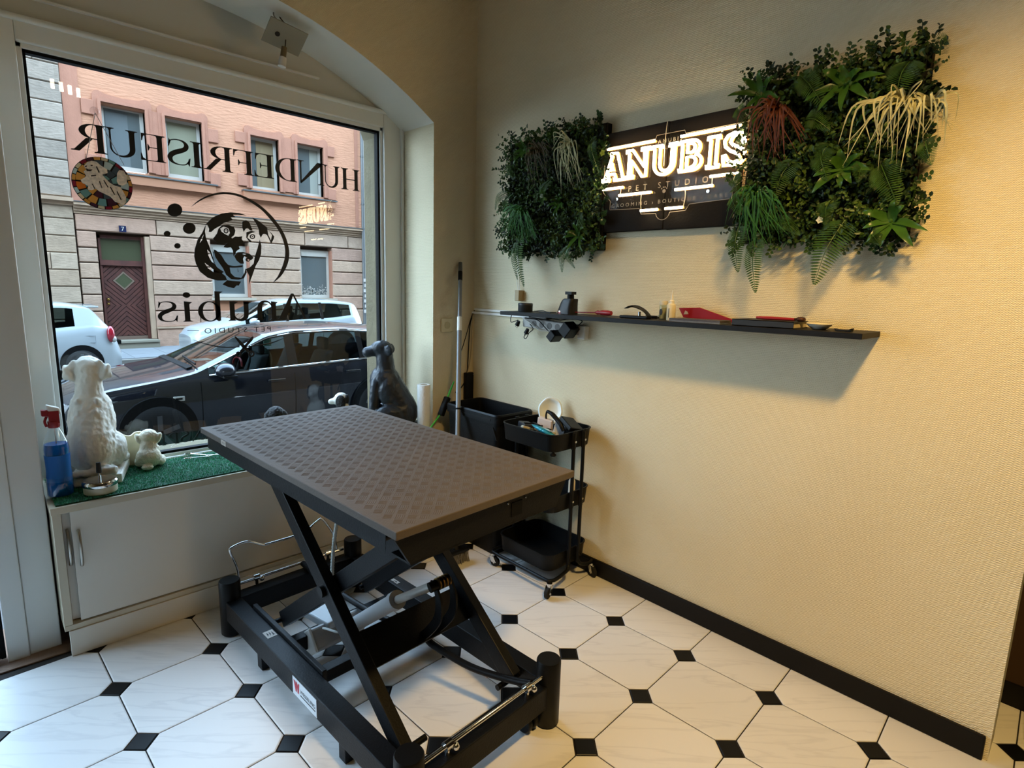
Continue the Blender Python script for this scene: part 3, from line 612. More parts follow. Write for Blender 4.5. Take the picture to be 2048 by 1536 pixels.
# rusticated blocks, each a stone of its own
rows = [2.55, 2.13, 1.75, 1.34, .93, .49, .03]; rs = random.Random(3)
def stones(x0, x1, z0, z1, m, wmin, wmax, par=hs, y=0.0, g=.012, nm='stone', off=0):
    x = x0
    while x < x1-.05:
        w = rs.uniform(wmin, wmax); xe = x+w
        if x1-xe < wmin*.6: xe = x1
        xe = min(xe, x1); pr = rs.uniform(0, .018)
        mb = MB(); a, b, c, d = x+g, xe-g*.4, z0+g, z1-g; yf = FD+y-.03-pr; yb = FD+y+.36; ch = .022
        mb.add([(a,yb,c),(b,yb,c),(b,yb,d),(a,yb,d),(a,yf+ch,c),(b,yf+ch,c),(b,yf+ch,d),(a,yf+ch,d),(a+ch*.5,yf,c+ch),(b-ch*.5,yf,c+ch),(b-ch*.5,yf,d-ch),(a+ch*.5,yf,d-ch)],
               [(0,1,5,4),(1,2,6,5),(2,3,7,6),(3,0,4,7),(4,5,9,8),(5,6,10,9),(6,7,11,10),(7,4,8,11),(8,9,10,11)])
        mb.build(nm, m, par); x = xe
gaps = [(DOORX[0]-.05, DOORX[1]+.12, -1, 2.5)]+[(a-.02, b+.02, c-.02, d+.02) for a, b, c, d in GW]
stones(-.02, 10.2, 2.55, 2.97, M_stone, 1.5, 2.7)
for zt, zb in zip(rows[:-1], rows[1:]):
    edges = [-.02]
    for a, b, c, d in gaps:
        if zb < d-.05 and zt > c+.05: edges += [a, b]
    edges.append(10.2)
    for a, b in zip(edges[0::2], edges[1::2]): stones(a, b, zb, zt, M_stone, .9, 1.7)
fb('plinth_ledge', 1.6, 10.2, .0, .05, -.10, .3, M_ledge); fb('plinth_ledge', -.02, .40, .0, .05, -.10, .3, M_ledge)
stones(1.6, 10.2, GZ, .0, M_stone, 1.1, 1.9, y=-.04); stones(-.02, .40, GZ, .0, M_stone, .5, .6, y=-.04)
# ground-floor windows
for i, w in enumerate(GW):
    far_window(w, 'ground_window', roll=.12)
    fb('stone_sill', w[0]-.08, w[1]+.16, w[2]-.09, w[2]-.01, -.10, .3, mat('pale_sill', '#cfc6b8', .7)); fb('reveal_jamb', w[1]-.005, w[1]+.10, w[2], w[3], -.01, .34, M_band)
    fb('parapet_panel', w[0]-.04, w[1]+.02, .05, w[2]-.10, .0, .34, M_sill)
x0, x1, z0, z1 = GW[1]
fz = MB(); rs2 = random.Random(8)
for k in range(150):
    a = rs2.uniform(x0+.1, x1-.1); b = z0+.11+abs(rs2.gauss(0, .12)); s = rs2.uniform(.01, .035)
    fz.prism([[(a-s, b), (a, b-s*.7), (a+s, b), (a, b+s*.7)]], lambda u, v: (u, FD+.19, v), (0, .004, 0))
tag(fz.build('lace_edging', mat('white_lace', '#dfe3e4', .8), hs, fix=False), kind='stuff')
# door with transom light and chevron boards
D0, D1 = DOORX; M_door = mat('weathered_brown_red_door', '#64382f', .6, var=(5, .3)); M_dgroove = mat('door_groove', '#2c1a1a', .8)
dd = fb('door_frame', D0, D0+.05, -.28, 2.48, .16, .30, M_door)
fb('door_frame', D1-.06, D1, -.28, 2.48, .10, .30, M_door); fb('door_frame', D0, D1, 2.40, 2.48, .16, .30, M_door); fb('door_frame', D0, D1, 1.70, 1.84, .14, .30, M_door)
fb('reveal_jamb', D1+.01, D1+.12, -.28, 2.5, -.02, .3, M_ledge)
fb('transom_light', D0+.05, D1-.06, 1.84, 2.40, .22, .24, mat('olive_transom_glass', '#5e6650', .15, spec=.8))
leaf = fb('door_leaf', D0+.05, D1-.06, -.20, 1.70, .22, .30, M_dgroove)
fb('kick_board', D0+.05, D1-.06, -.30, -.20, .18, .30, mat('worn_kick_board', '#8a7468', .7))
cx = (D0+D1-.01)/2; X0, X1, Z0, Z1 = D0+.06, D1-.07, -.19, 1.69
def clip(poly, ax, val, keep_less):
    out = []
    for i in range(len(poly)):
        a, b = poly[i-1], poly[i]; ia = (a[ax] <= val) == keep_less; ib = (b[ax] <= val) == keep_less
        if ia != ib:
            t = (val-a[ax])/(b[ax]-a[ax]); out.append((a[0]+(b[0]-a[0])*t, a[1]+(b[1]-a[1])*t))
        if ib: out.append(b)
    return out
def board(poly):
    for ax, v, k in ((0, X0, False), (0, X1, True), (1, Z0, False), (1, Z1, True)):
        if poly: poly = clip(poly, ax, v, k)
    if len(poly) > 2: MB().prism([poly], lambda u, v: (u, FD+.205, v), (0, .015, 0)).build('chevron_board', M_door, leaf, local=True)
bw = .13; zc = 1.30; zx = .62
for sx in (-1, 1):
    for k in range(2, 10):           # diamond boards round the small pane, clipped above the crossing
        d0, d1 = k*bw*1.0+.0, (k+1)*bw-.02
        for sz in (-1, 1):
            poly = [(cx, zc+sz*d0), (cx+sx*d0, zc), (cx+sx*d1, zc), (cx, zc+sz*d1)]
            poly = clip(poly, 1, zx+.0, False)
            if len(poly) > 2: board(poly)
    for k in range(0, 7):           # chevrons below
        z = zx-.02-k*bw
        board([(cx, z), (cx, z-bw+.022), (cx+sx*.6, z-.6-bw+.022), (cx+sx*.6, z-.6)])
    for k in range(0, 5):           # side chevrons
        a = k*bw
        board([(cx+sx*(a), zx-.0), (cx+sx*(a+bw-.022), zx), (cx+sx*(a+bw-.022+.4), zx-.4), (cx+sx*(a+.4), zx-.4)])
rot = lambda r: [(cx-r, zc), (cx, zc-r), (cx+r, zc), (cx, zc+r)]
MB().prism([rot(.25), rot(.20)], lambda u, v: (u, FD+.19, v), (0, .03, 0)).build('diamond_frame', mat('pale_door_trim', '#8d7a6c', .6), leaf, local=True)
MB().prism([rot(.20)], lambda u, v: (u, FD+.20, v), (0, .01, 0)).build('diamond_pane', mat('olive_transom_glass', '#5e6650', .15), leaf, local=True)
M_brass = mat('brass', '#a68a52', .3, 1)
MB().sphere((D0+.11, FD+.16, .80), .042).cyl((D0+.11, FD+.16, .80), (D0+.11, FD+.21, .80), .015).sphere((D0+.11, FD+.18, .68), (.03,.015,.03)).build('door_knob', M_brass, hs, smooth=60)
for z0, z1, y in ((-.34, -.29, -.34), (-.56, -.34, -.30)): fb('door_step', D0-.02, D1+.12, z0, z1, y, .3, mat('grey_stone_step', '#9a988c', .8))
fb('door_step', D0-.05, D1+.22, GZ, -.52, -.62, .3, mat('grey_stone_step', '#9a988c', .8))
np_ = fb('house_number_plate', .90, 1.06, 2.58, 2.74, -.075, -.03, mat('enamel_blue', '#1e2a55', .25, coat=.5))
text_mesh('7', .15, lambda x, y: (.98+x, FD-.078, 2.608+y), None).build('numeral', mat('enamel_white', '#e8e8e4', .3), np_, fix=False, local=True)
MB().cyl((8.0, FD-.16, GZ), (8.0, FD-.16, 9), .06, n=12).build('downpipe', mat('zinc_pipe', '#7d838a', .45, .4), hs, smooth=50)
fb('painted_strip', 7.80, 7.92, 3.3, 9.6, -.01, .01, M_band)
for z in (4.05, 1.0, 5.6): MB().cyl((8.0, FD-.16, z), (8.0, FD-.16, z+.05), .072, n=12).build('pipe_clamp', mat('zinc', '#777f86', .45, .5), hs)
for k in range(7): fb('sticker', 7.985+.03*(k % 2)-.04, 8.05+.03*(k % 2), 1.45-.18*k, 1.56-.18*k, -.235, -.228, mat('white_sticker', '#e2e0e2', .6))
# beige neighbour pier on the left
pier = thing('neighbour_house', 'beige and grey sandstone house to the left of the pink one across the street', 'house', (-4, FD, GZ))
MB().box((-14, FD+.3, GZ), (-.04, FD+.6, 9.6)).build('core_wall', M_joint, pier)
for i in range(9):
    z0 = -.55+i*.42; stones(-7, -.04, z0, z0+.42, M_stone2, .55, 1.3, pier, y=-.02, g=.006)
for y, z0, z1 in ((-.22, 3.23, 3.32), (-.12, 3.14, 3.23)): MB().box((-14, FD+y, z0), (-.03, FD+.3, z1)).build('string_course', M_ledge, pier)
for i in range(9):
    z0 = 3.34+i*.44; stones(-7, -.04, z0, z0+.44, M_stone3, .8, 1.6, pier, y=-.02, g=.007)
fb('wall_strip', -.03, .32, 3.27, 9.6, -.02, .05, M_band)
# the rest of the shop's own house: storeys above and walls to both sides, facing the street
M_own = mat('own_house_stone', '#4a443c', .9)
for lo, hi in (((-30, -8, 3.32), (40, .60, 13.5)), ((-30, -8, GZ), (-4.75, .60, 3.31)), ((1.40, -8, GZ), (40, .60, 3.31))):
    o = MB().box(lo, hi).build('wall_own_house', M_own); struct(o)
ALB = (1.0, 1.0, 1.0)
# ------------------------------------------------------------------ parked cars (all face left, built as lofted shells with real window openings)
ALB = (.56, .54, .51)
def lerp_(tab, a):
    if a <= tab[0][0]: return tab[0][1]
    for (x0, y0), (x1, y1) in zip(tab, tab[1:]):
        if a <= x1:
            t = (a-x0)/(x1-x0); return y0+(y1-y0)*t
    return tab[-1][1]
def smooth_(tab, a, r=.06):
    return sum(lerp_(tab, a+d*r) for d in (-1, -.5, 0, .5, 1))/5
M_tyre = mat('tyre_rubber', '#161616', .8); M_rim = mat('alloy_rim', '#5d6166', .4, .6); M_inner = mat('car_interior', '#1c1d20', .8); M_seat = mat('car_seat', '#46484c', .9)
def car(name, label, x0, y0, L, Wd, top, belt, plan, paint, wheels, ws, rw, sides, glassm, chrome=None, seams=(), handles=(), mirror=None, wr=.33, group=None, extra=None):
    root = thing(name, label, 'car', (x0+L/2, y0+Wd/2, GZ), group=group)
    st = sorted(set([round(L*i/70, 3) for i in range(71)]+[v for s in sides for v in s]+list(ws)+list(rw)))
    zt = lambda a: smooth_(top, a); zb = lambda a: min(smooth_(belt, a), zt(a)-.015); pl = lambda a: smooth_(plan, a)
    LOW = [.20, .28, .36, .44, .52, .60, .68, .76]; VV = [0, .09, .35, .65, .91, 1.0]
    def side(a, v):
        b = zb(a); e = max(zt(a)-.055, b+.005); z = b+(e-b)*v; ins = .05+(z-b)*.40; return (pl(a)+ins, z)
    def sect(a):
        p = []; b = zb(a)
        for z in LOW:
            zz = .20+(z-.20)*(b-.04-.20)/(.76-.20) if True else z
            k = (zz-.20)/(b-.20); ins = .05*(1-k)**3+.02*k**4-.012*math.exp(-((k-.55)/.25)**2); p.append((pl(a)+.012+ins, zz))
        for v in VV: p.append(side(a, v))
        e = p[-1]; T = zt(a); hw = Wd/2
        for f, dz in ((.12, .025), (.45, .008), (1.0, 0)): p.append((e[0]+(hw-e[0])*f, T-dz if f < 1 else T))
        return p
    rows = []; n = None
    for a in st:
        h = sect(a); n = len(h); full = [(x0+a, y0+i, GZ+z) for i, z in h]+[(x0+a, y0+Wd-i, GZ+z) for i, z in h[-2::-1]]
        rows.append(full)
    N = len(rows[0]); nl = len(LOW)
    groups = {'body': []}
    for i in range(len(st)-1):
        am = (st[i]+st[i+1])/2; ht = zt(am)-zb(am)
        for j in range(N-1):
            jj = j if j < n-1 else N-2-j; key = 'body'
            if nl+1 <= jj < nl+4 and ht > .07:
                for k, s in enumerate(sides):
                    if s[0] <= am <= s[1]: key = ('side', k, j < n-1)
            if jj >= nl+6 and ws[0] <= am <= ws[1]: key = ('windshield',)
            if jj >= nl+6 and rw[0] <= am <= rw[1]: key = ('rear_window',)
            groups.setdefault(key, []).append((i, j))
    def make(key, cells, nm, m):
        mb = MB(); idx = {}; fs = []
        for i, j in cells:
            f = []
            for q in ((i, j), (i, j+1), (i+1, j+1), (i+1, j)):
                if q not in idx: idx[q] = len(mb.v); mb.v.append(rows[q[0]][q[1]])
                f.append(idx[q])
            mb.f.append(tuple(f))
        if nm == 'body':
            for r in (rows[0], rows[-1]):
                k = len(mb.v); mb.v += r; mb.f.append(tuple(range(k, k+N)))
        return mb.build(nm, m, root, smooth=38, merge=(nm == 'body'))
    for k, c in groups.items():
        make(k, c, 'body' if k == 'body' else ('side_window' if k[0] == 'side' else k[0]), paint if k == 'body' else glassm)
    # cabin tub, dashboard, seats, wheel
    a0, a1 = ws[0]-.1, min(rw[1], L-.35); zbm = GZ+zb((a0+a1)/2)
    MB().box((x0+a0, y0+.14, GZ+.30), (x0+a1, y0+Wd-.14, zbm-.22)).box((x0+ws[0]+.05, y0+.16, zbm-.3), (x0+ws[0]+.45, y0+Wd-.16, zbm-.02)).build('cabin', M_inner, root, bevel=.03)
    for sa in (sides[0][1]-.45, sides[0][1]+.42):
        for b in (.42, Wd-.42):
            mb = MB(); q = [(x0+sa, y0+b-.23, zbm-.24), (x0+sa, y0+b+.23, zbm-.24), (x0+sa+.16, y0+b+.2, zbm+.14), (x0+sa+.16, y0+b-.2, zbm+.14)]
            mb.hexa(q, (.12, 0, .02)); mb.box((x0+sa+.16, y0+b-.12, zbm+.16), (x0+sa+.25, y0+b+.12, zbm+.33)); mb.build('seat', M_seat, root, bevel=.03, seg=3)
    ca, cb_ = x0+ws[0]+.62, y0+.42
    MB().tube([(ca+.06*math.sin(t), cb_+.18*math.cos(t), zbm+.02+.17*math.sin(t)) for t in [2*PI*i/20 for i in range(20)]], .014, 6, True).build('steering_wheel', M_inner, root, smooth=60)
    for w in wheels:
        for s_, yy in ((-1, y0), (1, y0+Wd)):
            ins = pl(w)
            y = yy+ins if s_ < 0 else yy-ins; c = (x0+w, y, GZ+wr)
            MB().cyl((c[0], y+.018*s_, c[2]+.02), (c[0], y-.20*s_, c[2]+.02), wr+.055, n=32).build('wheel_arch', M_gasket, root)
            MB().lathe([(.20,-.1),(wr-.04,-.1),(wr,-.07),(wr,.07),(wr-.04,.1),(.20,.1)], n=32, M=Matrix.Rotation(PI/2, 3, 'X'), c=(c[0], y-.074*s_, c[2])).build('tyre', M_tyre, root, smooth=50)
            rim = MB().cyl((c[0], y+.022*s_, c[2]), (c[0], y-.1*s_, c[2]), .215, n=28)
            for k in range(5):
                t = 2*PI*k/5+.3; rim.beam((c[0], y+.024*s_, c[2]), (c[0]+.2*math.cos(t), y+.024*s_, c[2]+.2*math.sin(t)), .05, .02, (0, 1, 0))
            rim.build('wheel_rim', M_rim, root)
    P = lambda a, v, o=.004: (lambda q: (x0+a, y0+q[0]-o, GZ+q[1]))(side(a, v))
    def lowpt(a, z, o=.003):
        h = sect(a)[:nl+1]
        for (i0, z0), (i1, z1) in zip(h, h[1:]):
            if z <= z1: t = (z-z0)/(z1-z0); return (x0+a, y0+i0+(i1-i0)*t-o, GZ+z)
        return (x0+a, y0+h[-1][0]-o, GZ+z)
    if chrome:
        fa, fb_ = sides[0][0], sides[-1][1]
        aa = [fa+(fb_-fa)*i/40 for i in range(41)]
        MB().tube([P(a, .05, .006) for a in aa], .013, 6).tube([P(a, .955, .006) for a in aa], .010, 6).build('window_trim', M_chrome, root, smooth=60)
    for k, (s, e) in enumerate(zip(sides, sides[1:])):
        mb = MB(); q = [P(s[1], .05), P(e[0], .05), P(e[0], .95), P(s[1], .95)]; mb.hexa(q, (0, -.004, 0)); mb.build('pillar_cover', mat('gloss_black_pillar', '#0c0d0f', .12, coat=.6), root)
    for a in seams:
        b = zb(a); mb = MB().tube([lowpt(a, z) for z in [.28+(b-.34)*i/8 for i in range(9)]], .0045, 5)
        mb.build('door_seam', M_gasket, root)
    for a in handles:
        z = zb(a)-.13; p = lowpt(a, z, .02); MB().box((p[0]-.11, p[1]-.012, p[2]-.016), (p[0]+.11, p[1]+.008, p[2]+.016)).build('door_handle', paint, root, bevel=.008, seg=2)
        p = lowpt(a, z+.005, .0); MB().sphere((p[0]-.01, p[1]+.006, p[2]-.015), (.09, .012, .04)).build('handle_recess', M_gasket, root)
        if chrome: MB().box((p[0]-.10, p[1]-.035, p[2]+.008), (p[0]+.10, p[1]-.020, p[2]+.014)).build('handle_strip', M_chrome, root)
    if mirror:
        a = mirror; p = P(a, .12); c = Vector((p[0], p[1]-.13, p[2]+.05))
        MB().sphere(c, (.115, .115, .085), 18, 10).build('door_mirror', paint, root, smooth=180)
        MB().box((c.x-.05, c.y-.1, c.z-.085), (c.x+.11, c.y+.14, c.z-.055)).build('mirror_base', M_gasket, root, bevel=.012)
    if extra: extra(root, P, lowpt, zt, zb, x0, y0)
    return root
def navy_paint(nm, col):
    m = mat(nm, col, .4, .0, coat=.9, spec=.15); return m
M_carglass = glass('tinted_car_glass', (.42, .48, .47), 0, 1.6, 1.5); M_carglass2 = glass('dark_car_glass', (.30, .36, .36), 0, 1.7, 2.4)
M_navy = navy_paint('midnight_blue_paint', '#0e1522'); M_wcar = mat('white_car_paint', '#cdd5da', .3, coat=1.0)
def dark_extra(root, P, low, zt, zb, x0, y0):
    # side repeater, wiper cowl, plinth of the dashboard papers
    p = low(1.18, .70, .012); MB().box((p[0]-.06, p[1]-.006, p[2]-.028), (p[0]+.06, p[1]+.006, p[2]+.028)).build('side_repeater', mat('clear_lamp', '#d8d8d2', .15, coat=1), root, bevel=.01)
    MB().box((p[0]-.035, p[1]-.0075, p[2]-.010), (p[0]+.035, p[1]-.005, p[2]+.010)).build('repeater_emblem', M_gasket, root)
    a = 1.36; z = GZ+zt(a)+.006
    MB().hexa([(x0+a-.03, y0+.24, z-.022), (x0+a-.03, y0+1.56, z-.022), (x0+a+.035, y0+1.56, z-.004), (x0+a+.035, y0+.24, z-.004)], (0, 0, .014)).build('wiper_cowl', M_gasket, root)
    MB().beam((x0+a+.06, y0+.22, z+.035), (x0+a+.10, y0+.90, z+.055), .016, .02).build('wiper_blade', M_gasket, root)
    for k, (u, v, w) in enumerate(((.45, .55, .22), (.5, .95, .26), (.42, 1.3, .2))):
        MB().box((x0+1.36+u-.1, y0+v-.12, GZ+.955), (x0+1.36+u+.1, y0+v+.12, GZ+.965)).build('paper_on_dash', mat('pale_paper', '#b9d5cf', .6), root)
    p = P(2.28, .86, -.02); MB().box((p[0]-.06, p[1], p[2]-.07), (p[0]+.03, p[1]+.02, p[2]+.02)).build('window_sticker', mat('mint_sticker', '#9fd8cc', .6), root)
    MB().sphere((x0+2.35, y0+.62, GZ+1.0), (.10, .14, .16)).build('bag_on_seat', mat('sage_bag', '#5f7a70', .8), root, smooth=180)
    MB().tube([(x0+1.95+.01*math.sin(t), y0+.42+.16*math.cos(t), GZ+.98+.1*math.sin(t)) for t in [PI*i/10 for i in range(11)]], .012, 6).build('red_wheel_lock', mat('red_plastic', '#b5202a', .4), root, smooth=60)
car('estate_car', 'midnight blue estate car with chrome window trim parked right outside the shop window', -1.77, 4.42, 4.85, 1.83,
    [(0,.60),(.10,.74),(.5,.88),(1.30,1.0),(1.40,1.02),(2.25,1.40),(2.6,1.455),(3.3,1.465),(4.1,1.40),(4.45,1.32),(4.72,1.02),(4.85,.72)],
    [(0,.56),(.3,.78),(1.3,.92),(2.4,.94),(3.6,.98),(4.4,1.02),(4.85,.70)], [(0,.42),(.10,.24),(.35,.09),(.9,.02),(3.8,.02),(4.4,.07),(4.7,.18),(4.85,.32)],
    M_navy, (.97, 3.70), (1.40, 2.22), (4.46, 4.70), [(1.52,2.46),(2.58,3.46),(3.54,4.30)], M_carglass, True, seams=(1.42, 2.52, 3.55), handles=(2.28, 3.33), mirror=1.66, wr=.335, extra=dark_extra)
def hatch_extra(root, P, low, zt, zb, x0, y0):
    p = low(3.66, .80, .004)
    MB().sphere((x0+3.60, y0+.17, GZ+.86), (.07, .07, .17)).build('tail_light', mat('red_tail_light', '#c01430', .15, coat=1), root, smooth=180)
    MB().sphere((x0+3.645, y0+.17, GZ+.76), (.05, .06, .07)).build('reversing_light', mat('clear_lamp', '#d8d8d2', .15), root, smooth=180)
    q = low(3.25, .78, .002); MB().tube([(q[0]+dx, q[1], q[2]+dz) for dx, dz in ((-.08,-.07),(.08,-.07),(.08,.07),(-.08,.07))], .004, 4, True).build('fuel_flap_seam', mat('grey_seam', '#8d949a', .6), root)
    T = GZ+zt(3.3); MB().hexa([(x0+3.1, y0+.30, T+.0), (x0+3.1, y0+1.37, T+.0), (x0+3.46, y0+1.33, T-.01), (x0+3.46, y0+.34, T-.01)], (0, 0, .035)).build('roof_spoiler', M_wcar, root, bevel=.012)
    MB().box((x0+3.70, y0+.5, GZ+.62), (x0+3.82, y0+1.2, GZ+.70)).build('plate_recess', M_gasket, root)
car('hatchback_car', 'small rounded white hatchback parked across the street before the brown door', -3.74, 11.2, 3.78, 1.66,
    [(0,.66),(.15,.80),(.7,.95),(.85,1.0),(1.65,1.43),(2.2,1.51),(2.9,1.49),(3.3,1.42),(3.56,1.06),(3.70,.92),(3.75,.62),(3.78,.45)],
    [(0,.6),(.7,.9),(1.8,.93),(2.8,.98),(3.3,1.04),(3.6,.98),(3.78,.42)], [(0,.4),(.12,.22),(.4,.08),(.9,.02),(2.9,.02),(3.35,.08),(3.65,.20),(3.78,.34)],
    M_wcar, (.72, 3.08), (.88, 1.62), (3.32, 3.54), [(1.0,1.75),(1.82,2.55),(2.60,3.02)], M_carglass2, None, seams=(1.05, 1.80, 2.58), handles=(1.65, 2.44), mirror=1.15, wr=.30, extra=hatch_extra)
car('suv_car', 'white compact SUV parked across the street behind the dark estate car', 1.38, 11.2, 4.32, 1.80,
    [(0,.72),(.15,.90),(.8,1.04),(.95,1.08),(1.75,1.49),(2.3,1.58),(3.3,1.57),(3.9,1.51),(4.05,1.47),(4.22,1.05),(4.32,.7)],
    [(0,.7),(.9,.98),(2.0,1.02),(3.2,1.07),(3.9,1.15),(4.32,.68)], [(0,.4),(.12,.22),(.4,.08),(.9,.02),(3.5,.02),(3.95,.08),(4.2,.18),(4.32,.3)],
    M_wcar, (.85, 3.45), (.98, 1.72), (4.05, 4.20), [(1.1,2.05),(2.12,2.95),(3.02,3.80)], M_carglass2, None, seams=(1.15, 2.08, 2.98), handles=(1.92, 2.84), mirror=1.25, wr=.36)
ALB = (1.0, 1.0, 1.0)
# ------------------------------------------------------------------ artificial turf and the figures on the window sill
turf = thing('turf_mat', 'green artificial turf mat covering the window cabinet top', 'turf mat', (-1.2, .1, .605))
MB().box((-2.06, -.082, .6052), (-.42, .288, .611)).build('backing', mat('turf_backing', '#1f4a38', .9), turf)
tm = MB(); rs = random.Random(4)
for i in range(30000):
    x = rs.uniform(-2.062, -.98 if i % 4 else -.42); y = rs.uniform(-.085, .29); a = rs.uniform(0, 2*PI); L = rs.uniform(.004, .0095); w = .0011
    dx, dy = math.cos(a)*w, math.sin(a)*w; tx, ty = rs.gauss(0, .003), rs.gauss(0, .003)
    k = len(tm.v); tm.v += [(x-dx, y-dy, .6105), (x+dx, y+dy, .6105), (x+tx, y+ty, .6105+L)]; tm.f.append((k, k+1, k+2))
tag(tm.build('turf_blades', mat('turf_green', '#3f9a72', .6, var=(60, .35)), turf, fix=False), kind='stuff')
def blob(name, parts, m, par, vox=.006, it=4, M=None, noise_amp=0, noise_f=60, sm_=True):
    """one continuous skin over ellipsoids ('e',centre,radii[,euler]) and capsules ('c',p0,p1,r0,r1)"""
    mb = MB()
    for p in parts:
        if p[0] == 'e':
            R = Matrix.Identity(3)
            if len(p) > 3: R = (Matrix.Rotation(p[3][2], 3, 'Z') @ Matrix.Rotation(p[3][1], 3, 'Y') @ Matrix.Rotation(p[3][0], 3, 'X'))
            mb.sphere(p[1], p[2], 16, 10, R)
        else:
            a, b = Vector(p[1]), Vector(p[2]); mb.cyl(a, b, p[3], p[4], 14); mb.sphere(a, p[3], 14, 8); mb.sphere(b, p[4], 14, 8)
    me = mb.mesh('t'); b = bmesh.new(); b.from_mesh(me); bmesh.ops.remove_doubles(b, verts=b.verts, dist=1e-6); bmesh.ops.recalc_face_normals(b, faces=b.faces); b.to_mesh(me); b.free()
    o = bpy.data.objects.new('t', me); COL.objects.link(o)
    r = o.modifiers.new('r', 'REMESH'); r.mode = 'VOXEL'; r.voxel_size = vox
    s = o.modifiers.new('s', 'SMOOTH'); s.factor = .5; s.iterations = it
    dg = bpy.context.evaluated_depsgraph_get(); out = bpy.data.meshes.new_from_object(o.evaluated_get(dg)); bpy.data.objects.remove(o)
    if noise_amp:
        nn = [Vector(v.normal) for v in out.vertices]
        for v, n in zip(out.vertices, nn): v.co += n*noise_amp*(noise.noise(v.co*noise_f)+.5*noise.noise(v.co*noise_f*2.1))
    if M is not None: out.transform(M)
    return put(name, out, m, par, smooth=180)
def sit(loc, fwd, s):
    f = Vector((fwd[0], fwd[1], 0)).normalized(); r = Vector((f.y, -f.x, 0))
    return Matrix(((r.x*s, f.x*s, 0, loc[0]), (r.y*s, f.y*s, 0, loc[1]), (0, 0, s, loc[2]), (0, 0, 0, 1)))
def two(*ps):
    o = []
    for p in ps:
        o.append(p)
        if p[0] == 'e':
            c = p[1]; q = ['e', (-c[0], c[1], c[2]), p[2]]
            if len(p) > 3: q.append((p[3][0], -p[3][1], -p[3][2]))
            o.append(tuple(q))
        else: o.append(('c', (-p[1][0], *p[1][1:]), (-p[2][0], *p[2][1:]), p[3], p[4]))
    return o
body_parts = [('e',(0,-.045,.10),(.118,.115,.105)), ('c',(0,-.05,.13),(0,.02,.27),.105,.085), ('e',(0,.03,.25),(.10,.09,.085)), ('c',(0,.02,.29),(0,.035,.40),.068,.056),
    ('e',(0,.05,.425),(.064,.075,.050)), ('c',(0,.10,.41),(0,.155,.395),.042,.032), ('c',(0,-.10,.02),(.10,-.15,.02),.024,.022), ('c',(.10,-.15,.02),(-.10,-.16,.018),.022,.012)]
limbs = two(('e',(.102,.015,.075),(.046,.095,.072)), ('c',(.055,.08,.22),(.055,.105,.03),.036,.026), ('e',(.055,.125,.018),(.03,.045,.02)), ('e',(.115,.10,.02),(.032,.06,.022)),
            ('e',(.078,.012,.20),(.030,.055,.075)))
# white dog on its plinth
wd = thing('white_dog_statue', 'large off-white sitting dog statue seen from behind on a white plinth at the window', 'statue', (-1.865, .19, .615))
wm = Matrix.Translation((-1.872, .205, 0)) @ Matrix.Rotation(math.radians(-16), 4, 'Z')
MB().box((-.095, -.14, .613), (.085, .15, .652), wm).build('plinth', mat('white_plaster_plinth', '#e4e0d6', .7, bump=(60, .15, 4)), wd, bevel=.006)
M_wdog = mat('cream_plaster', '#dcd7cb', .75, bump=(30, .25, 6), var=(9, .13))
ears = two(('e',(.079,.018,.408),(.020,.038,.040),(.0,.55,.2)), ('c',(.055,.02,.445),(.092,.015,.40),.017,.020))
folds = two(('c',(.035,-.075,.255),(.085,-.02,.20),.014,.012), ('c',(.04,-.055,.30),(.08,.0,.26),.012,.010), ('c',(.045,-.09,.20),(.10,-.05,.15),.014,.012))
blob('dog_body', body_parts+limbs+ears+folds, M_wdog, wd, .0062, 3, sit((-1.894, .205, .648), (.27, .95), 1.0) @ Matrix.Diagonal((.77, .86, 1, 1)), .0035, 55)
# puppy figurine
pu = thing('puppy_figurine', 'small off-white fluffy puppy figurine sitting on the turf right of the big white dog', 'figurine', (-1.705, .205, .615))
pp = [('e',(0,-.03,.14),(.15,.14,.14)), ('c',(0,-.02,.16),(0,.03,.29),.125,.10), ('e',(0,.06,.41),(.105,.11,.09)), ('c',(0,.14,.39),(0,.19,.38),.055,.045), ('e',(0,-.16,.04),(.07,.05,.04))]
pl_ = two(('e',(.115,.05,.38),(.035,.055,.075),(0,.35,0)), ('e',(.12,.05,.07),(.06,.11,.07)), ('c',(.06,.12,.22),(.06,.14,.04),.05,.04), ('e',(.12,.16,.03),(.045,.07,.03)))
blob('puppy_body', pp+pl_, mat('cream_fur_resin', '#d9d0bb', .8, bump=(70, .5, 6), var=(20, .15)), pu, .011, 1, sit((-1.700, .200, .616), (.35, .94), .335), .004, 170)
# cream plaque
pq = thing('notched_plaque', 'flat cream plaque with a lobed top edge standing between the white dog and the puppy', 'plaque', (-1.73, .275, .612))
prof = [(-.055,0),(.06,0),(.066,.07),(.056,.115),(.050,.135),(.035,.148),(.010,.148),(-.006,.136),(-.022,.138),(-.040,.146),(-.062,.13),(-.066,.10)]
MB().prism([[(p.x, p.y) for p in spline([(a, b, 0) for a, b in prof], 3, True)]], lambda u, v: (-1.742+u, (.278+v*.04), .613+v), (0, .012, 0)).build('plaque_plate', mat('cream_painted_wood', '#cfc6a9', .6), pq, bevel=.002)
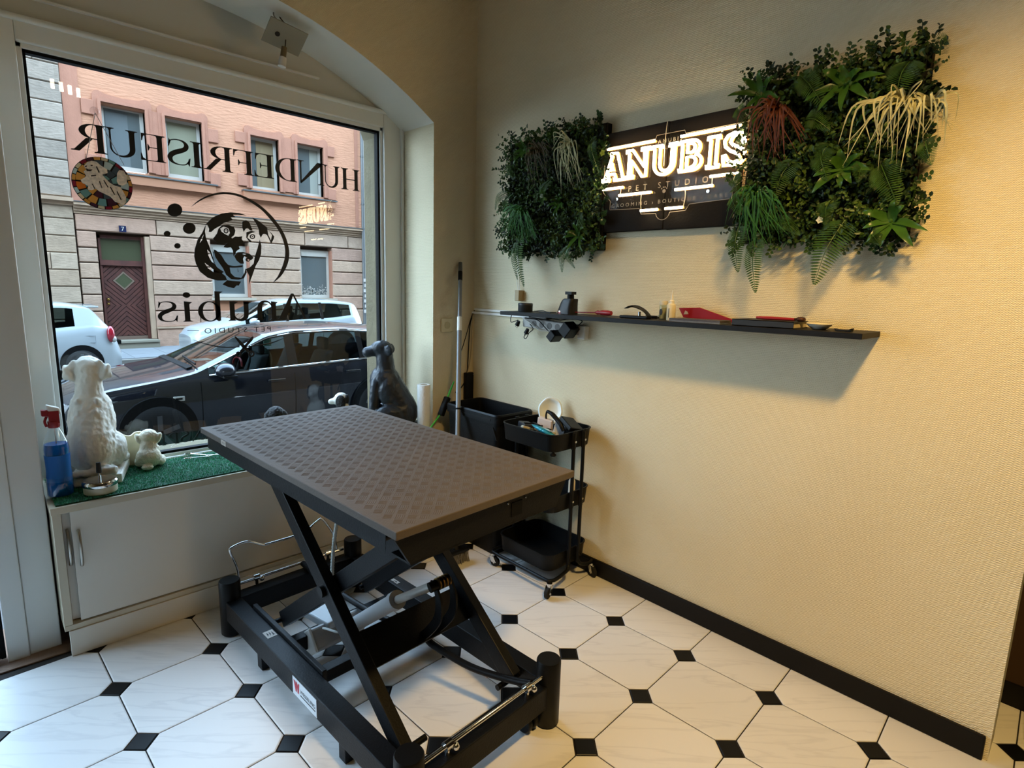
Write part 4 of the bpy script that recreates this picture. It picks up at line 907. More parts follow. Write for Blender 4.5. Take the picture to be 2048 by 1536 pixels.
# dark dog
dg_ = thing('dark_dog_statue', 'dark grey sitting dog statue at the right end of the sill beside the kitchen roll', 'statue', (-.50, .13, .608))
M_dd = mat('dark_patina', '#2b2f35', .36, .1, bump=(22, .3, 5), var=(14, .25))
dbody = [('e',(0,-.06,.10),(.095,.10,.10)), ('c',(0,-.07,.12),(0,.02,.30),.085,.072), ('e',(0,.03,.285),(.078,.085,.09)), ('c',(0,.02,.32),(0,.03,.435),.054,.048),
    ('e',(0,.045,.468),(.050,.062,.046)), ('c',(0,.09,.455),(0,.125,.445),.034,.030), ('c',(0,-.13,.02),(.09,-.16,.02),.02,.014)]
dl_ = two(('e',(.08,.0,.08),(.042,.09,.078)), ('c',(.045,.075,.27),(.045,.10,.03),.032,.024), ('e',(.045,.12,.018),(.028,.042,.02)), ('e',(.09,.09,.02),(.03,.055,.02)), ('e',(.052,.0,.462),(.012,.026,.032),(0,.25,.5)), ('e',(.062,.01,.23),(.026,.05,.085)))
blob('dog_body', dbody+dl_, M_dd, dg_, .0055, 3, sit((-.490, .155, .612), (-.80, .60), 1.01), .002, 45)
# two small dogs mostly hidden behind the table
bz = thing('black_curly_figurine', 'small black curly dog figurine peeping over the back table edge at the window', 'figurine', (-.86, .15, .612))
p_ = at(552, 814, 1, .15); hgt = p_.z-.612
blob('curly_dog', [('e',(0,0,.35),(.22,.24,.34)), ('e',(0,.08,.80),(.21,.21,.20)), ('c',(0,.2,.76),(0,.34,.72),.09,.07)]+two(('e',(.2,.06,.72),(.07,.1,.17)), ('c',(.1,.16,.4),(.1,.2,.05),.08,.07)), mat('black_curly_resin', '#141312', .6, bump=(120, .8, 4)), bz, .03, 0, sit((p_.x, .15, .617), (.2, .95), hgt-.004), .012, 130)
sz = thing('springer_figurine', 'small black and white dog figurine peeping over the back table corner beside the dark dog', 'figurine', (-.62, .16, .612))
p_ = at(690, 786, 1, .16); hgt = p_.z-.612
S_ = sit((p_.x-.005, .16, .617), (-.75, .65), hgt)
blob('spaniel_body', [('e',(0,0,.34),(.20,.22,.33)), ('c',(0,0,.5),(0,.05,.72),.15,.13), ('e',(0,.07,.84),(.145,.16,.155)), ('c',(0,.2,.80),(0,.30,.78),.08,.065)]+two(('c',(.1,.16,.4),(.1,.2,.05),.07,.06)), mat('white_glazed_resin', '#d9d6cd', .5), sz, .025, 2, S_)
blob('black_ears', two(('e',(.135,.05,.78),(.05,.12,.19)))+[('e',(0,-.05,.84),(.10,.06,.12))], mat('black_curly_resin', '#141312', .6), sz, .022, 2, S_)
# kitchen roll
kr = thing('kitchen_roll', 'white kitchen paper roll standing at the right end of the window cabinet', 'paper roll', (-.345, -.03, .606))
MB().lathe([(.021,0),(.036,0),(.0375,.004),(.0375,.276),(.036,.28),(.021,.28),(.021,.0)], n=28, c=(-.366, -.005, .606)).build('paper_wrap', mat('white_kitchen_paper', '#e9e8e3', .9, bump=(80, .3, 3)), kr, smooth=40)
MB().lathe([(.0195,.001),(.0205,.001),(.0205,.279),(.0195,.279)], n=20, c=(-.366, -.005, .606)).build('card_core', mat('grey_card', '#9a8d78', .9), kr, smooth=60)
# spray bottle
sb = thing('spray_bottle', 'clear spray bottle of blue window cleaner with a red and white trigger', 'spray bottle', (-2.036, .035, .612))
bx, by, bz0 = -2.030, .035, .613
prof = [(.0,.0),(.040,.0),(.0425,.006),(.0425,.055),(.038,.10),(.0385,.14),(.041,.185),(.037,.215),(.026,.245),(.0165,.265),(.0155,.285)]
M_bott = glass('clear_bottle', (.93,.96,.97), .02, 1.45, 2.2)
MB().lathe(prof, n=28, c=(bx, by, bz0)).build('bottle', M_bott, sb, smooth=50)
liq = [(0,.003),(.038,.003),(.0405,.008),(.0405,.055),(.036,.10),(.0365,.14),(.039,.185),(.037,.205),(.0,.205)]
lm = mat('blue_cleaner', '#0a62b4', .08, spec=.6); lm.node_tree.nodes['Principled BSDF'].inputs['Transmission Weight'].default_value = .25
MB().lathe(liq, n=28, c=(bx, by, bz0)).build('liquid', lm, sb, smooth=50)
MB().lathe([(.0415,.06),(.0388,.10),(.0393,.14),(.0405,.165)], n=28, c=(bx, by, bz0)).build('front_label', mat('blue_label', '#125fa8', .4), sb, smooth=60)
red = mat('red_plastic', '#b5202a', .35)
tr_ = MB().lathe([(.017,.268),(.019,.272),(.019,.292),(.014,.296),(.014,.315)], n=20, c=(bx, by, bz0)).box((bx-.014, by-.014, bz0+.285), (bx+.018, by+.014, bz0+.333)).build('trigger_body', red, sb, smooth=35)
MB().hexa([(bx-.034, by-.011, bz0+.316), (bx-.012, by-.011, bz0+.312), (bx-.012, by+.011, bz0+.312), (bx-.034, by+.011, bz0+.316)], (0, 0, .024)).build('spray_nozzle', red, sb, bevel=.003)
MB().hexa([(bx-.014, by-.012, bz0+.333), (bx+.026, by-.013, bz0+.316), (bx+.026, by+.013, bz0+.316), (bx-.014, by+.012, bz0+.333)], (-.004, 0, .026)).build('trigger_cap', mat('white_plastic', '#e6e4de', .4), sb, bevel=.005)
MB().tube(spline([(bx-.018, by-.004, bz0+.315), (bx-.026, by-.006, bz0+.295), (bx-.022, by-.006, bz0+.275)], 5), .0045, 8).build('trigger', red, sb, smooth=60)
MB().tube([(bx, by, bz0+.29), (bx+.004, by, bz0+.02)], .0025, 6).build('dip_tube', M_white, sb, smooth=60)
# ashtray
ash = thing('push_ashtray', 'cream round ashtray with chrome bowl and black push knob on the turf edge', 'ashtray', (-1.912, -.018, .612))
ac = (-1.912, -.018, .612)
MB().lathe([(0,0),(.052,0),(.056,.004),(.056,.034),(.054,.036)], n=36, c=ac).build('base_cup', mat('cream_enamel', '#cdc7ae', .35), ash, smooth=40)
MB().lathe([(.0575,.030),(.0595,.036),(.0595,.046),(.055,.052),(.045,.050),(.030,.042),(.010,.040),(0,.040)], n=36, c=ac).build('chrome_bowl', M_chrome, ash, smooth=40)
MB().cyl((ac[0], ac[1], ac[2]+.04), (ac[0], ac[1], ac[2]+.085), .004, n=10).build('plunger', M_chrome, ash, smooth=50)
MB().lathe([(0,.078),(.009,.078),(.0095,.082),(.008,.118),(.0075,.120),(0,.120)], n=16, c=ac).build('push_knob', mat('dark_wood_knob', '#1a1412', .4), ash, smooth=50)
# scissors on the turf
sc = thing('scissors', 'open chrome grooming scissors lying on the green turf', 'scissors', (-1.45, .18, .62))
z = .624
for (g0, g1, tip, gx) in (((-1.545, .205), (-1.47, .175), (-1.30, .225), 0), ((-1.525, .285), (-1.47, .205), (-1.32, .10), 1)):
    mb = MB(); d = Vector((g1[0]-g0[0], g1[1]-g0[1], 0)).normalized()
    c = Vector((g0[0], g0[1], z)); mb.tube([c+Vector((.017*math.cos(t), .011*math.sin(t), 0)) for t in [2*PI*i/16 for i in range(16)]], .0028, 6, True)
    mb.tube([c+d*.016, (g1[0], g1[1], z+.001*gx)], [.003, .0035], 6); mb.tube([(g1[0], g1[1], z+.001*gx), (tip[0], tip[1], z)], [.004, .001], 6)
    mb.build('scissor_blade', M_chrome, sc, smooth=60)
MB().cyl((-1.47, .19, z-.005), (-1.47, .19, z+.006), .006, n=12).build('pivot_screw', M_chrome, sc)
# ------------------------------------------------------------------ electric scissor-lift grooming table (local axes: u across, v along, rotated 2.75 degrees)
TR_ = math.radians(2.75); TC = Vector((-1.238, -.92, 0))
tab = thing('grooming_table', 'large black scissor-lift grooming table with a ribbed brown-grey rubber top', 'table', TC, TR_, world=False)
Un = Vector((math.cos(TR_), math.sin(TR_), 0)); Vn = Vector((-math.sin(TR_), math.cos(TR_), 0))
def tl(px_, py_, u):
    v = RX*((px_-1024)/FPX)+RD*((py_-768)/FPX)+RF; t = (u-(CAM-TC).dot(Un))/v.dot(Un); P = CAM+v*t-TC
    return Vector((u, P.dot(Vn), P.z))
M_top = mat('brown_grey_rubber', '#5a524c', .6, spec=.3, bump=(220, .12, 3), var=(8, .06)); M_edge = mat('rubber_edge', '#55504c', .6); M_frame = mat('black_steel_frame', '#0b0c0f', .45, spec=.2, bump=(160, .06, 2))
HU, HV, ZT_ = .342, .655, .880
def bt(nm, lo, hi, m=M_frame, bv=.003, par=None): return MB().box(lo, hi).build(nm, m, par or tab, bevel=bv)
top = bt('tabletop', (-HU, -HV, .858), (HU, HV, ZT_), M_top, .0025)
bars = MB(); C_ = .0305; k0 = math.cos(PI/4)
def roof(c, ang, L, w, h):
    d = Vector((math.cos(ang), math.sin(ang), 0)); n = Vector((-d.y, d.x, 0)); c = Vector(c); e = d*(L/2); b = len(bars.v)
    bars.v += [tuple(p) for p in (c-e-n*w/2, c+e-n*w/2, c+e+n*w/2, c-e+n*w/2, c-e*.86-n*w*.2+Vector((0,0,h)), c+e*.86-n*w*.2+Vector((0,0,h)), c+e*.86+n*w*.2+Vector((0,0,h)), c-e*.86+n*w*.2+Vector((0,0,h)))]
    bars.f += [tuple(b+i for i in f) for f in ((4,5,6,7),(0,1,5,4),(1,2,6,5),(2,3,7,6),(3,0,4,7))]
for i in range(-36, 37):
    for j in range(-36, 37):
        cx, cy = (i*C_*k0-j*C_*k0), (i*C_*k0+j*C_*k0)
        if abs(cx) > HU-.022 or abs(cy) > HV-.022: continue
        ang = PI/4 if (i+j) % 2 else -PI/4; n = (-math.sin(ang), math.cos(ang))
        for t in range(-2, 3): roof((cx+n[0]*t*.0052, cy+n[1]*t*.0052, ZT_-.0002), ang, .0235, .0034, .0009)
tag(bars.build('tread_ribs', M_top, top, fix=False, local=True), kind='stuff')
for s in (-1, 1):
    MB().hexa([(s*.335, -.60, .857), (s*.335, .60, .857), (s*.320, .58, .857), (s*.320, -.58, .857)], (0, 0, -.05)).build('apron_rail', M_frame, tab)
    MB().prism([[(.20, .857), (-.56, .857), (-.42, .806), (.20, .806)]], lambda v, z: (s*.302, v, z), (-s*.03, 0, 0)).build('guide_channel', mat('blue_black_steel', '#10121f', .4), tab)
for s in (-1, 1):
    MB().prism([[(-.335, .857), (.335, .857), (.285, .772), (-.285, .772)]], lambda u, z: (u, s*.632, z), (0, -s*.012, 0)).build('end_plate', M_frame, tab)
    MB().box((-.285, min(s*.55, s*.632), .768), (.285, max(s*.55, s*.632), .774)).build('end_plate_flange', M_frame, tab)
pq_ = MB().box((.075, -.634, .792), (.120, -.6315, .835)).build('plate_cutout', M_gasket, tab)
for u in (.06, .135): MB().sphere((u, -.633, .838), .003, 8, 5).build('rivet', M_chrome, tab)
for s in (-1, 1): MB().cyl((-.285, s*.5, .80), (.285, s*.5, .80), .016, n=12).build('cross_tube', M_frame, tab, smooth=50)
# scissor arms
A0, A1 = (.30, .795), (-.52, .130); B0, B1 = (.33, .145), (-.53, .790)
def arm(nm, u, p, q, w=.036, h=.062): MB().beam((u, p[0], p[1]), (u, q[0], q[1]), w, h, (1, 0, 0) if False else (0, 0, 1)).build(nm, M_frame, tab, bevel=.003)
for s in (-1, 1):
    arm('outer_arm', s*.226, A0, A1); arm('inner_arm', s*.182, B0, B1)
    MB().cyl((s*.250, -.105, .465), (s*.16, -.105, .465), .012, n=14).cyl((s*.258, -.105, .465), (s*.244, -.105, .465), .019, n=14).build('pivot_bolt', M_blackplastic, tab, smooth=50)
    for (v, z) in (A0, A1, B0, B1): MB().cyl((s*.255, v, z), (s*.15, v, z), .010, n=12).build('arm_pin', M_frame, tab, smooth=50)
    MB().lathe([(.010,-.008),(.024,-.008),(.024,.008),(.010,.008)], n=16, M=Matrix.Rotation(PI/2, 3, 'Y'), c=(s*.262, A0[0], A0[1])).build('guide_roller', M_blackplastic, tab)
dA = Vector((0, A0[0]-A1[0], A0[1]-A1[1])).normalized(); nA = Vector((0, -dA.z, dA.y)); mA = Vector((0, -.263, .335))
q = [mA-dA*.085+Vector((-.21,0,0)), mA-dA*.085+Vector((.21,0,0)), mA+dA*.040+Vector((.21,0,0)), mA+dA*.040+Vector((-.21,0,0))]
MB().hexa([p-nA*.02 for p in q], nA*.012).build('arm_cross_plate', M_frame, tab, bevel=.002)
dB = Vector((0, B1[0]-B0[0], B1[1]-B0[1])).normalized(); nB = Vector((0, -dB.z, dB.y)); mB = Vector((0, -.27, .60))
q = [mB-dB*.06+Vector((-.165,0,0)), mB-dB*.06+Vector((.165,0,0)), mB+dB*.06+Vector((.165,0,0)), mB+dB*.06+Vector((-.165,0,0))]
MB().hexa([p-nB*.02 for p in q], nB*.01).build('arm_cross_plate', M_frame, tab, bevel=.002)
# base frame
for s in (-1, 1):
    bt('base_rail', (s*.285-.031, -.60, .078), (s*.285+.031, .575, .160))
    bt('runner_lip', (s*.246-.008, -.10, .120), (s*.246+.008, .46, .176), bv=.002)
bt('base_end_rail', (-.26, -.660, .078), (.26, -.598, .160)); bt('base_end_rail', (-.26, .574, .078), (.26, .636, .160))
bt('base_cross_rail', (-.26, .20, .060), (.26, .245, .118)); bt('base_cross_rail', (-.26, -.02, .060), (.26, .025, .105))
for u, v in ((-.287, .606), (.282, .606), (.275, -.636), (-.290, -.630)):
    MB().lathe([(.0,.0),(.036,.0),(.041,.006),(.041,.231),(.038,.236),(0,.236)], c=(u, v, .001), n=28).build('corner_post', M_blackplastic, tab, smooth=40)
f_ = tl(536, 1318, -.285)
for v in (.30, -.30): bt('rail_foot', (-.301, v-.02, .0), (-.269, v+.02, .078))
for u, v in ((.20, -.61), (.12, .59)):
    for du in (-.014, .014): MB().cyl((u+du-.009, v, .037), (u+du+.009, v, .037), .036, n=22).build('caster_wheel', M_blackplastic, tab, bevel=.004)
    MB().box((u-.012, v-.02, .03), (u+.012, v+.02, .078)).build('caster_fork', M_blackplastic, tab)
# chrome pedal rods, clamps, raised rear loop
MB().tube([(-.25, -.640, .190), (.235, -.640, .190)], .0065, 10).build('pedal_rod', M_chrome, tab, smooth=60)
MB().tube([(-.245, .640, .186), (.245, .632, .186)], .0065, 10).build('pedal_rod', M_chrome, tab, smooth=60)
loop = spline([(-.232,.648,.186),(-.240,.650,.26),(-.262,.650,.335),(-.252,.650,.352),(-.19,.650,.358),(-.13,.648,.325),(-.10,.647,.321),(.03,.642,.322),(.065,.641,.328),(.12,.640,.360),(.15,.639,.360),(.20,.638,.27),(.214,.636,.188)], 5)
MB().tube(loop, .0055, 8).build('pedal_loop', M_chrome, tab, smooth=60)
for u, v in ((-.165, -.640), (.165, -.640), (-.165, .640), (.165, .634)):
    MB().cyl((u-.012, v, .190), (u+.012, v, .190), .014, n=14).cyl((u, v, .160), (u, v, .19), .008, n=10).sphere((u+.018, v-.012, .183), .012, 12, 8).build('rod_clamp', M_chrome, tab, smooth=50)
MB().tube(spline([(.19,-.636,.188),(.175,-.55,.165),(.14,-.40,.150),(.10,-.25,.175),(.08,-.18,.205),(.07,.10,.16),(.05,.40,.16),(.04,.63,.185)], 5), .0125, 10).build('pedal_lever', M_frame, tab, smooth=60)
# linear actuator with motor, rod, clevis and bracket
M_act = mat('grey_actuator', '#b0b2b4', .45); p0 = Vector((.02, .16, .105)); p1 = Vector((.02, -.13, .335)); p2 = Vector((.02, -.38, .505)); dd_ = (p1-p0).normalized()
MB().cyl(p0, p1, .029, n=20).cyl(p1-dd_*.02, p1+dd_*.012, .034, n=20).build('actuator_tube', M_act, tab, smooth=50)
MB().cyl(p1, p2, .015, n=16).build('actuator_rod', mat('pale_rod', '#c3c2bc', .3, .3), tab, smooth=50)
Mm = Matrix.Translation((-.045, .20, .085)) @ Matrix.Rotation(-math.atan2(dd_.z, -dd_.y), 4, 'X')
MB().box((-.105, -.045, -.045), (.105, .045, .045), Mm).build('motor_housing', M_act, tab, bevel=.012, seg=3)
MB().box((-.112, -.047, -.047), (-.100, .047, .047), Mm).build('motor_end_cap', mat('white_plastic', '#e6e4de', .4), tab, bevel=.008)
MB().cyl(p2-Vector((.035, 0, 0))-dd_*.02, p2-Vector((.035, 0, 0))+dd_*.0+Vector((.07, 0, 0)), .017, n=14).build('clevis_pin', M_blackplastic, tab, smooth=50)
for k in (-.012, .002, .016, .028): MB().cyl(p2+Vector((k, 0, 0))-dd_*.006, p2+Vector((k+.005, 0, 0))-dd_*.006, .0205, n=16).build('clevis_ring', mat('brass', '#a68a52', .3, 1), tab)
for u in (.0, .062):
    path = [Vector((u, -.38, .495)), Vector((u, -.405, .45)), Vector((u, -.40, .38)), Vector((u, -.35, .31)), Vector((u, -.30, .262))]
    S_ = spline(path, 4); L_ = [p+Vector((0, .030, .012)) for p in S_]
    MB().grid([[a, b] for a, b in zip(S_, L_)]).grid([[a+Vector((.008,0,0)), b+Vector((.008,0,0))] for a, b in zip(S_, L_)]).grid([[a, a+Vector((.008,0,0))] for a in S_]).grid([[a, a+Vector((.008,0,0))] for a in L_]).build('clevis_bracket', M_frame, tab, smooth=30)
# control box on the base, coiled cable
cbx = at(650, 1222, 2, .150); cl = Vector(((cbx-TC).dot(Un), (cbx-TC).dot(Vn), 0))
Mc = Matrix.Translation((cl.x, cl.y, .118)) @ Matrix.Rotation(.15, 4, 'Z')
MB().box((-.05, -.085, 0), (.05, .085, .034), Mc).build('control_box', mat('pale_grey_box', '#c9ced2', .35), tab, bevel=.008, seg=3)
t0, t1 = Vector((-.06, .02, .80)), Vector((-.05, .20, .30)); n_ = 120
MB().tube([t0.lerp(t1, i/n_)+Vector((0, .035*math.sin(PI*i/n_), 0)) for i in range(n_+1)], [.0078 if i % 3 else .0056 for i in range(n_+1)], 8).build('coiled_cable', mat('pale_grey_cable', '#a8adab', .5), tab, smooth=80)
MB().tube(spline([t1, (-.03,.24,.20), (-.02,.25,.13)], 5), .006, 6).build('cable', M_blackplastic, tab, smooth=60)
MB().tube(spline([(-.10,.17,.13), (-.14,.10,.19), (-.12,.02,.20), (-.06,.10,.15)], 5), .004, 6).build('cable', mat('pale_grey_cable', '#a8adab', .5), tab, smooth=60)
# rating stickers and maker's plate
M_stick = mat('white_sticker', '#e2e0e2', .6); M_ink = mat('black_ink', '#17171a', .6)
def side_plate(nm, px0, px1, z0, z1, u, sgn=-1):
    a = tl(*px0, u).y; b = tl(*px1, u).y; return a, b
va = tl(586, 1362, -.3165).y; vb = tl(633, 1400, -.3165).y
pl = MB().box((-.3178, min(va, vb), .085), (-.3162, max(va, vb), .150)).build('maker_plate', mat('silver_white_plate', '#d4dae0', .4), tab)
H_ = abs(vb-va); fnp = lambda x, y: (-.3185, va+(vb-va)*x, .085+.065*y)
MB().prism([[(.05,.86),(.13,.28),(.17,.28),(.20,.62),(.22,.28),(.26,.28),(.30,.86),(.24,.86),(.22,.66),(.19,.86),(.14,.86),(.13,.62),(.10,.86)]], fnp, (.0004, 0, 0)).build('w_emblem', mat('brand_red', '#b02a3c', .5), pl, fix=False, local=True)
t_ = text_mesh('WESSELING', 1, lambda x, y: (x, y, 0), None); xs = [p[0] for p in t_.v]
t_.v = [fnp(.33+.62*(p[0]-min(xs))/(max(xs)-min(xs)), .44+.30*p[1]) for p in t_.v]; t_.build('maker_name', M_ink, pl, fix=False, local=True)
MB().prism([[(.33,.28),(.95,.28),(.95,.33),(.33,.33)]], fnp, (.0004, 0, 0)).build('maker_underline', M_ink, pl, fix=False, local=True)
def top_sticker(px_, py_, z, du, dv, marks=3, rail=None):
    P = at(px_, py_, 2, z)-TC; u, v = P.dot(Un), P.dot(Vn); o = MB().box((u-du, v-dv, z), (u+du, v+dv, z+.0008)).build('rating_sticker', M_stick, tab); rs = random.Random(int(px_))
    mb = MB()
    for k in range(marks):
        a = u-du*.7+k*du*.5; mb.prism([[(a, v-dv*.6), (a+du*.4, v-dv*.6+dv*rs.random()), (a+du*.2, v+dv*.6)]], lambda x, y: (x, y, z+.001), (0, 0, .0003))
    mb.build('sticker_print', M_ink, o, fix=False, local=True)
top_sticker(540, 1268, .1602, .018, .024); top_sticker(787, 1164, .1602, .018, .024)
es = tl(448, 903, -HU-.0005)
o = MB().box((-HU-.0012, es.y-.022, .8595), (-HU-.0002, es.y+.022, .8775)).build('edge_sticker', M_stick, tab)
t_ = text_mesh('A 54', .012, lambda x, y: (-HU-.0016, es.y-x, .8645+y), None); t_.build('sticker_print', M_ink, o, fix=False, local=True)
# ------------------------------------------------------------------ tall black bin in the corner
def rrect(x0, x1, y0, y1, r, n=5):
    o = []
    for cx, cy, a in ((x1-r, y1-r, 0), (x0+r, y1-r, 90), (x0+r, y0+r, 180), (x1-r, y0+r, 270)): o += arc(cx, cy, r, r, a, a+90, n)
    return o
def loft(mb, rings, capb=True, capt=False):
    n = len(rings[0][0]); rows = [[(p[0], p[1], z) for p in pts] for pts, z in rings]; k = len(mb.v); mb.grid(rows, True)
    if capb: mb.f.append(tuple(range(k, k+n))[::-1])
    if capt: mb.f.append(tuple(range(k+(len(rows)-1)*n, k+len(rows)*n)))
    return mb
bn = thing('waste_bin', 'tall open black plastic bin in the corner behind the rolling cart', 'bin', (-.15, -.33, 0))
X0, X1, Y0, Y1 = -.285, -.022, -.552, -.110
mb = loft(MB(), [(rrect(X0+.02, X1-.012, Y0+.03, Y1-.02, .03), .001), (rrect(X0+.004, X1-.004, Y0+.006, Y1-.004, .03), .74), (rrect(X0-.006, X1+.006, Y0-.008, Y1+.006, .034), .742), (rrect(X0-.006, X1+.006, Y0-.008, Y1+.006, .034), .782), (rrect(X0, X1, Y0, Y1, .03), .790),
               (rrect(X0+.008, X1-.008, Y0+.010, Y1-.008, .028), .788), (rrect(X0+.014, X1-.012, Y0+.016, Y1-.014, .028), .70), (rrect(X0+.026, X1-.018, Y0+.038, Y1-.026, .026), .012)])
mb.f.append(tuple(range(len(mb.v)-24, len(mb.v))))
mb.build('bin_body', mat('black_bin_plastic', '#08090a', .45, spec=.22, bump=(140, .05, 2)), bn, smooth=35)
MB().box((X0-.0085, Y0+.05, .755), (X0-.006, Y1-.05, .765)).build('rim_rib', M_blackplastic, bn)
MB().beam((X0+.004, Y0+.04, .72), (X0-.001, Y0+.005, .66), .006, .006).build('side_rib', M_blackplastic, bn)
# ------------------------------------------------------------------ rolling cart
ct = thing('rolling_cart', 'black three-tier metal rolling cart against the right wall', 'cart', (-.2, -.80, 0))
M_cart = mat('black_cart_steel', '#08090a', .42, spec=.25, bump=(300, .05, 2))
CX0, CX1, CY0, CY1 = -.325, -.026, -.980, -.612
for zt, hgt in ((.780, .085), (.478, .085), (.182, .085)):
    mb = loft(MB(), [(rrect(CX0+.006, CX1-.006, CY0+.006, CY1-.006, .05), zt-hgt), (rrect(CX0, CX1, CY0, CY1, .052), zt-.006), (rrect(CX0-.004, CX1+.004, CY0-.004, CY1+.004, .055), zt-.004), (rrect(CX0-.004, CX1+.004, CY0-.004, CY1+.004, .055), zt), (rrect(CX0+.003, CX1-.003, CY0+.003, CY1-.003, .05), zt), (rrect(CX0+.008, CX1-.008, CY0+.008, CY1-.008, .048), zt-hgt+.004)])
    mb.f.append(tuple(range(len(mb.v)-24, len(mb.v)))); mb.build('tray', M_cart, ct, smooth=35)
for y in (-.72, -.86): pass
PX = (at(1144, 960, 1, -.990).x, at(1163, 955, 1, -.990).x)
for s, x, xo in ((-1, PX[0], -.345), (1, PX[1], -.010)):
    path = [(x, -.991, .775), (x, -.991, .40), (x, -.991, .13), (x+s*.004, -.994, .10), (x+s*.02, -1.0, .083), (xo-s*.05, -1.012, .076), (xo-s*.012, -1.005, .075), (xo, -.975, .075), (xo, -.80, .075), (xo, -.625, .075), (xo-s*.012, -.592, .075), (xo-s*.05, -.585, .076), (x+s*.02, -.594, .083), (x, -.601, .13), (x, -.601, .40), (x, -.601, .775)]
    MB().tube(spline(path, 4), .009, 10).build('side_frame', M_cart, ct, smooth=60)
    for y, d in ((-.9905, -1), (-.6015, 1)):
        for za, zb_ in ((.695, .786), (.395, .482), (.098, .186)): MB().box((x-.014, y-.004, za), (x+.014, y+.004, zb_)).build('upright_strap', M_cart, ct, bevel=.003)
        for z in (.735, .435, .140):
            MB().cyl((x, y+d*.004, z), (x, y+d*.014, z), .0055, n=12).build('bolt', M_chrome, ct, smooth=50)
for x, y, a in ((-.345, -1.01, .3), (-.345, -.60, 1.9), (-.030, -1.01, 1.3), (-.030, -.60, .6)):
    d = Vector((math.cos(a), math.sin(a), 0)); n = Vector((-d.y, d.x, 0)); c = Vector((x, y, .026))-d*.018
    w = MB().cyl(c-n*.009, c+n*.009, .0255, n=20).build('caster_wheel', mat('tyre_rubber', '#161616', .8), ct, bevel=.004)
    MB().cyl((x, y, .058), (x, y, .07), .014, n=14).hexa([c-n*.015-d*.012, c-n*.015+d*.014, Vector((x, y, .058))-n*.015+d*.012, Vector((x, y, .058))-n*.015-d*.014], n*.003).hexa([c+n*.012-d*.012, c+n*.012+d*.014, Vector((x, y, .058))+n*.012+d*.012, Vector((x, y, .058))+n*.012-d*.014], n*.003).cyl(c-n*.016, c+n*.016, .005, n=8).build('caster_fork', M_chrome, ct)
MB().lathe([(.012,0),(.016,.006),(.007,.014),(.006,.03)], c=(CX0+.035, CY0+.03, .672), n=14).build('tray_foot', M_blackplastic, ct)
# things in the cart
wr = thing('white_collar', 'white moulded plastic oval dish standing on edge at the back of the cart', 'dish', (-.09, -.72, .70))
dn = Vector((-.78, -.52, .34)).normalized(); du = dn.cross(Vector((0, 0, 1))).normalized(); dw = du.cross(dn); dc = Vector((-.085, -.735, .826))
def ov(a, r, d):
    t = 2*PI*a; k = 1+.02*math.sin(6*t); return dc+(du*.064*math.cos(t)+dw*.072*math.sin(t))*r*k+dn*d
rows = [[ov(i/36, r, d) for i in range(36)] for r, d in ((.05, -.016), (.55, -.016), (.72, -.012), (.80, .0), (.90, .004), (1.0, .0), (1.0, -.006), (.82, -.012), (.6, -.022), (.05, -.022))]
wm_ = MB().grid(rows, True); wm_.build('dish_shell', mat('white_moulded_plastic', '#dfe6e4', .4), wr, smooth=60)
def T(x, y, z, rx=0, ry=0, rz=0): return Matrix.Translation((x, y, z)) @ Matrix.Rotation(rz, 4, 'Z') @ Matrix.Rotation(ry, 4, 'Y') @ Matrix.Rotation(rx, 4, 'X')
bx_ = thing('white_clipper_box', 'pinkish white upright box with a dark slot in the top cart tray', 'box', (-.17, -.76, .70))
Mb = T(-.155, -.765, .745, .15, -.12, .3)
MB().box((-.014, -.040, -.045), (.014, .040, .058), Mb).build('box_body', mat('pinkish_white_plastic', '#d8cbc4', .45), bx_, bevel=.004); MB().box((-.0155, -.018, .012), (-.0135, .022, .020), Mb @ Matrix.Rotation(-1.2, 4, 'X')).build('slot', M_gasket, bx_)
tp = thing('teal_wipe_pack', 'teal blue plastic packet lying in the front of the top cart tray', 'packet', (-.25, -.86, .70))
Mb = T(-.262, -.860, .772, .22, .32, .10); mb = MB(); rows = []
for i in range(9):
    t = i/8-.5; w = .030*(1-.5*abs(t*2)**3); rows.append([Mb @ Vector((math.cos(a)*w, t*.15, .013*math.sin(a)*(1-.9*abs(t*2)**3))) for a in [2*PI*j/14 for j in range(14)]])
mb.grid(rows, True); mb.f.append(tuple(range(14))); mb.f.append(tuple(range(112, 126))); mb.build('packet_body', mat('teal_foil', '#2f93a8', .25, .2, bump=(60, .4, 3)), tp, smooth=60)
MB().box((-.020, -.045, .0125), (.020, .0, .0140), Mb).build('packet_label', mat('pale_teal_print', '#a8d3d6', .5), tp); MB().box((-.012, .035, .010), (.012, .075, .015), Mb).build('dark_label', M_gasket, tp)
MB().box((-.016, -.04, .0139), (.016, -.034, .0144), Mb).build('label_print', mat('pink_print', '#c76a86', .5), tp)
bb = thing('black_slicker_brush', 'black slicker brush with its handle sticking up over the front of the cart', 'brush', (-.13, -.90, .70))
hp = [at(1094, 822, 0, -.16), at(1104, 828, 0, -.155), at(1113, 838, 0, -.15), at(1121, 848, 0, -.15), at(1127, 862, 0, -.15)]
MB().tube(spline(hp, 5), [.006, .0075, .009, .009, .010, .011, .012, .012, .012, .012, .012, .012, .012, .012, .012, .012, .012, .012, .011, .010, .010], 10).build('handle', M_blackplastic, bb, smooth=60)
MB().tube(spline([hp[0], at(1092, 832, 0, -.16), at(1094, 850, 0, -.16)], 5), .0045, 8).build('handle_guard', M_blackplastic, bb, smooth=60)
Mb = T(-.115, -.905, .790, .45, .25, -.1); MB().box((-.045, -.05, -.012), (.045, .05, .012), Mb).build('brush_head', M_blackplastic, bb, bevel=.006, seg=3)
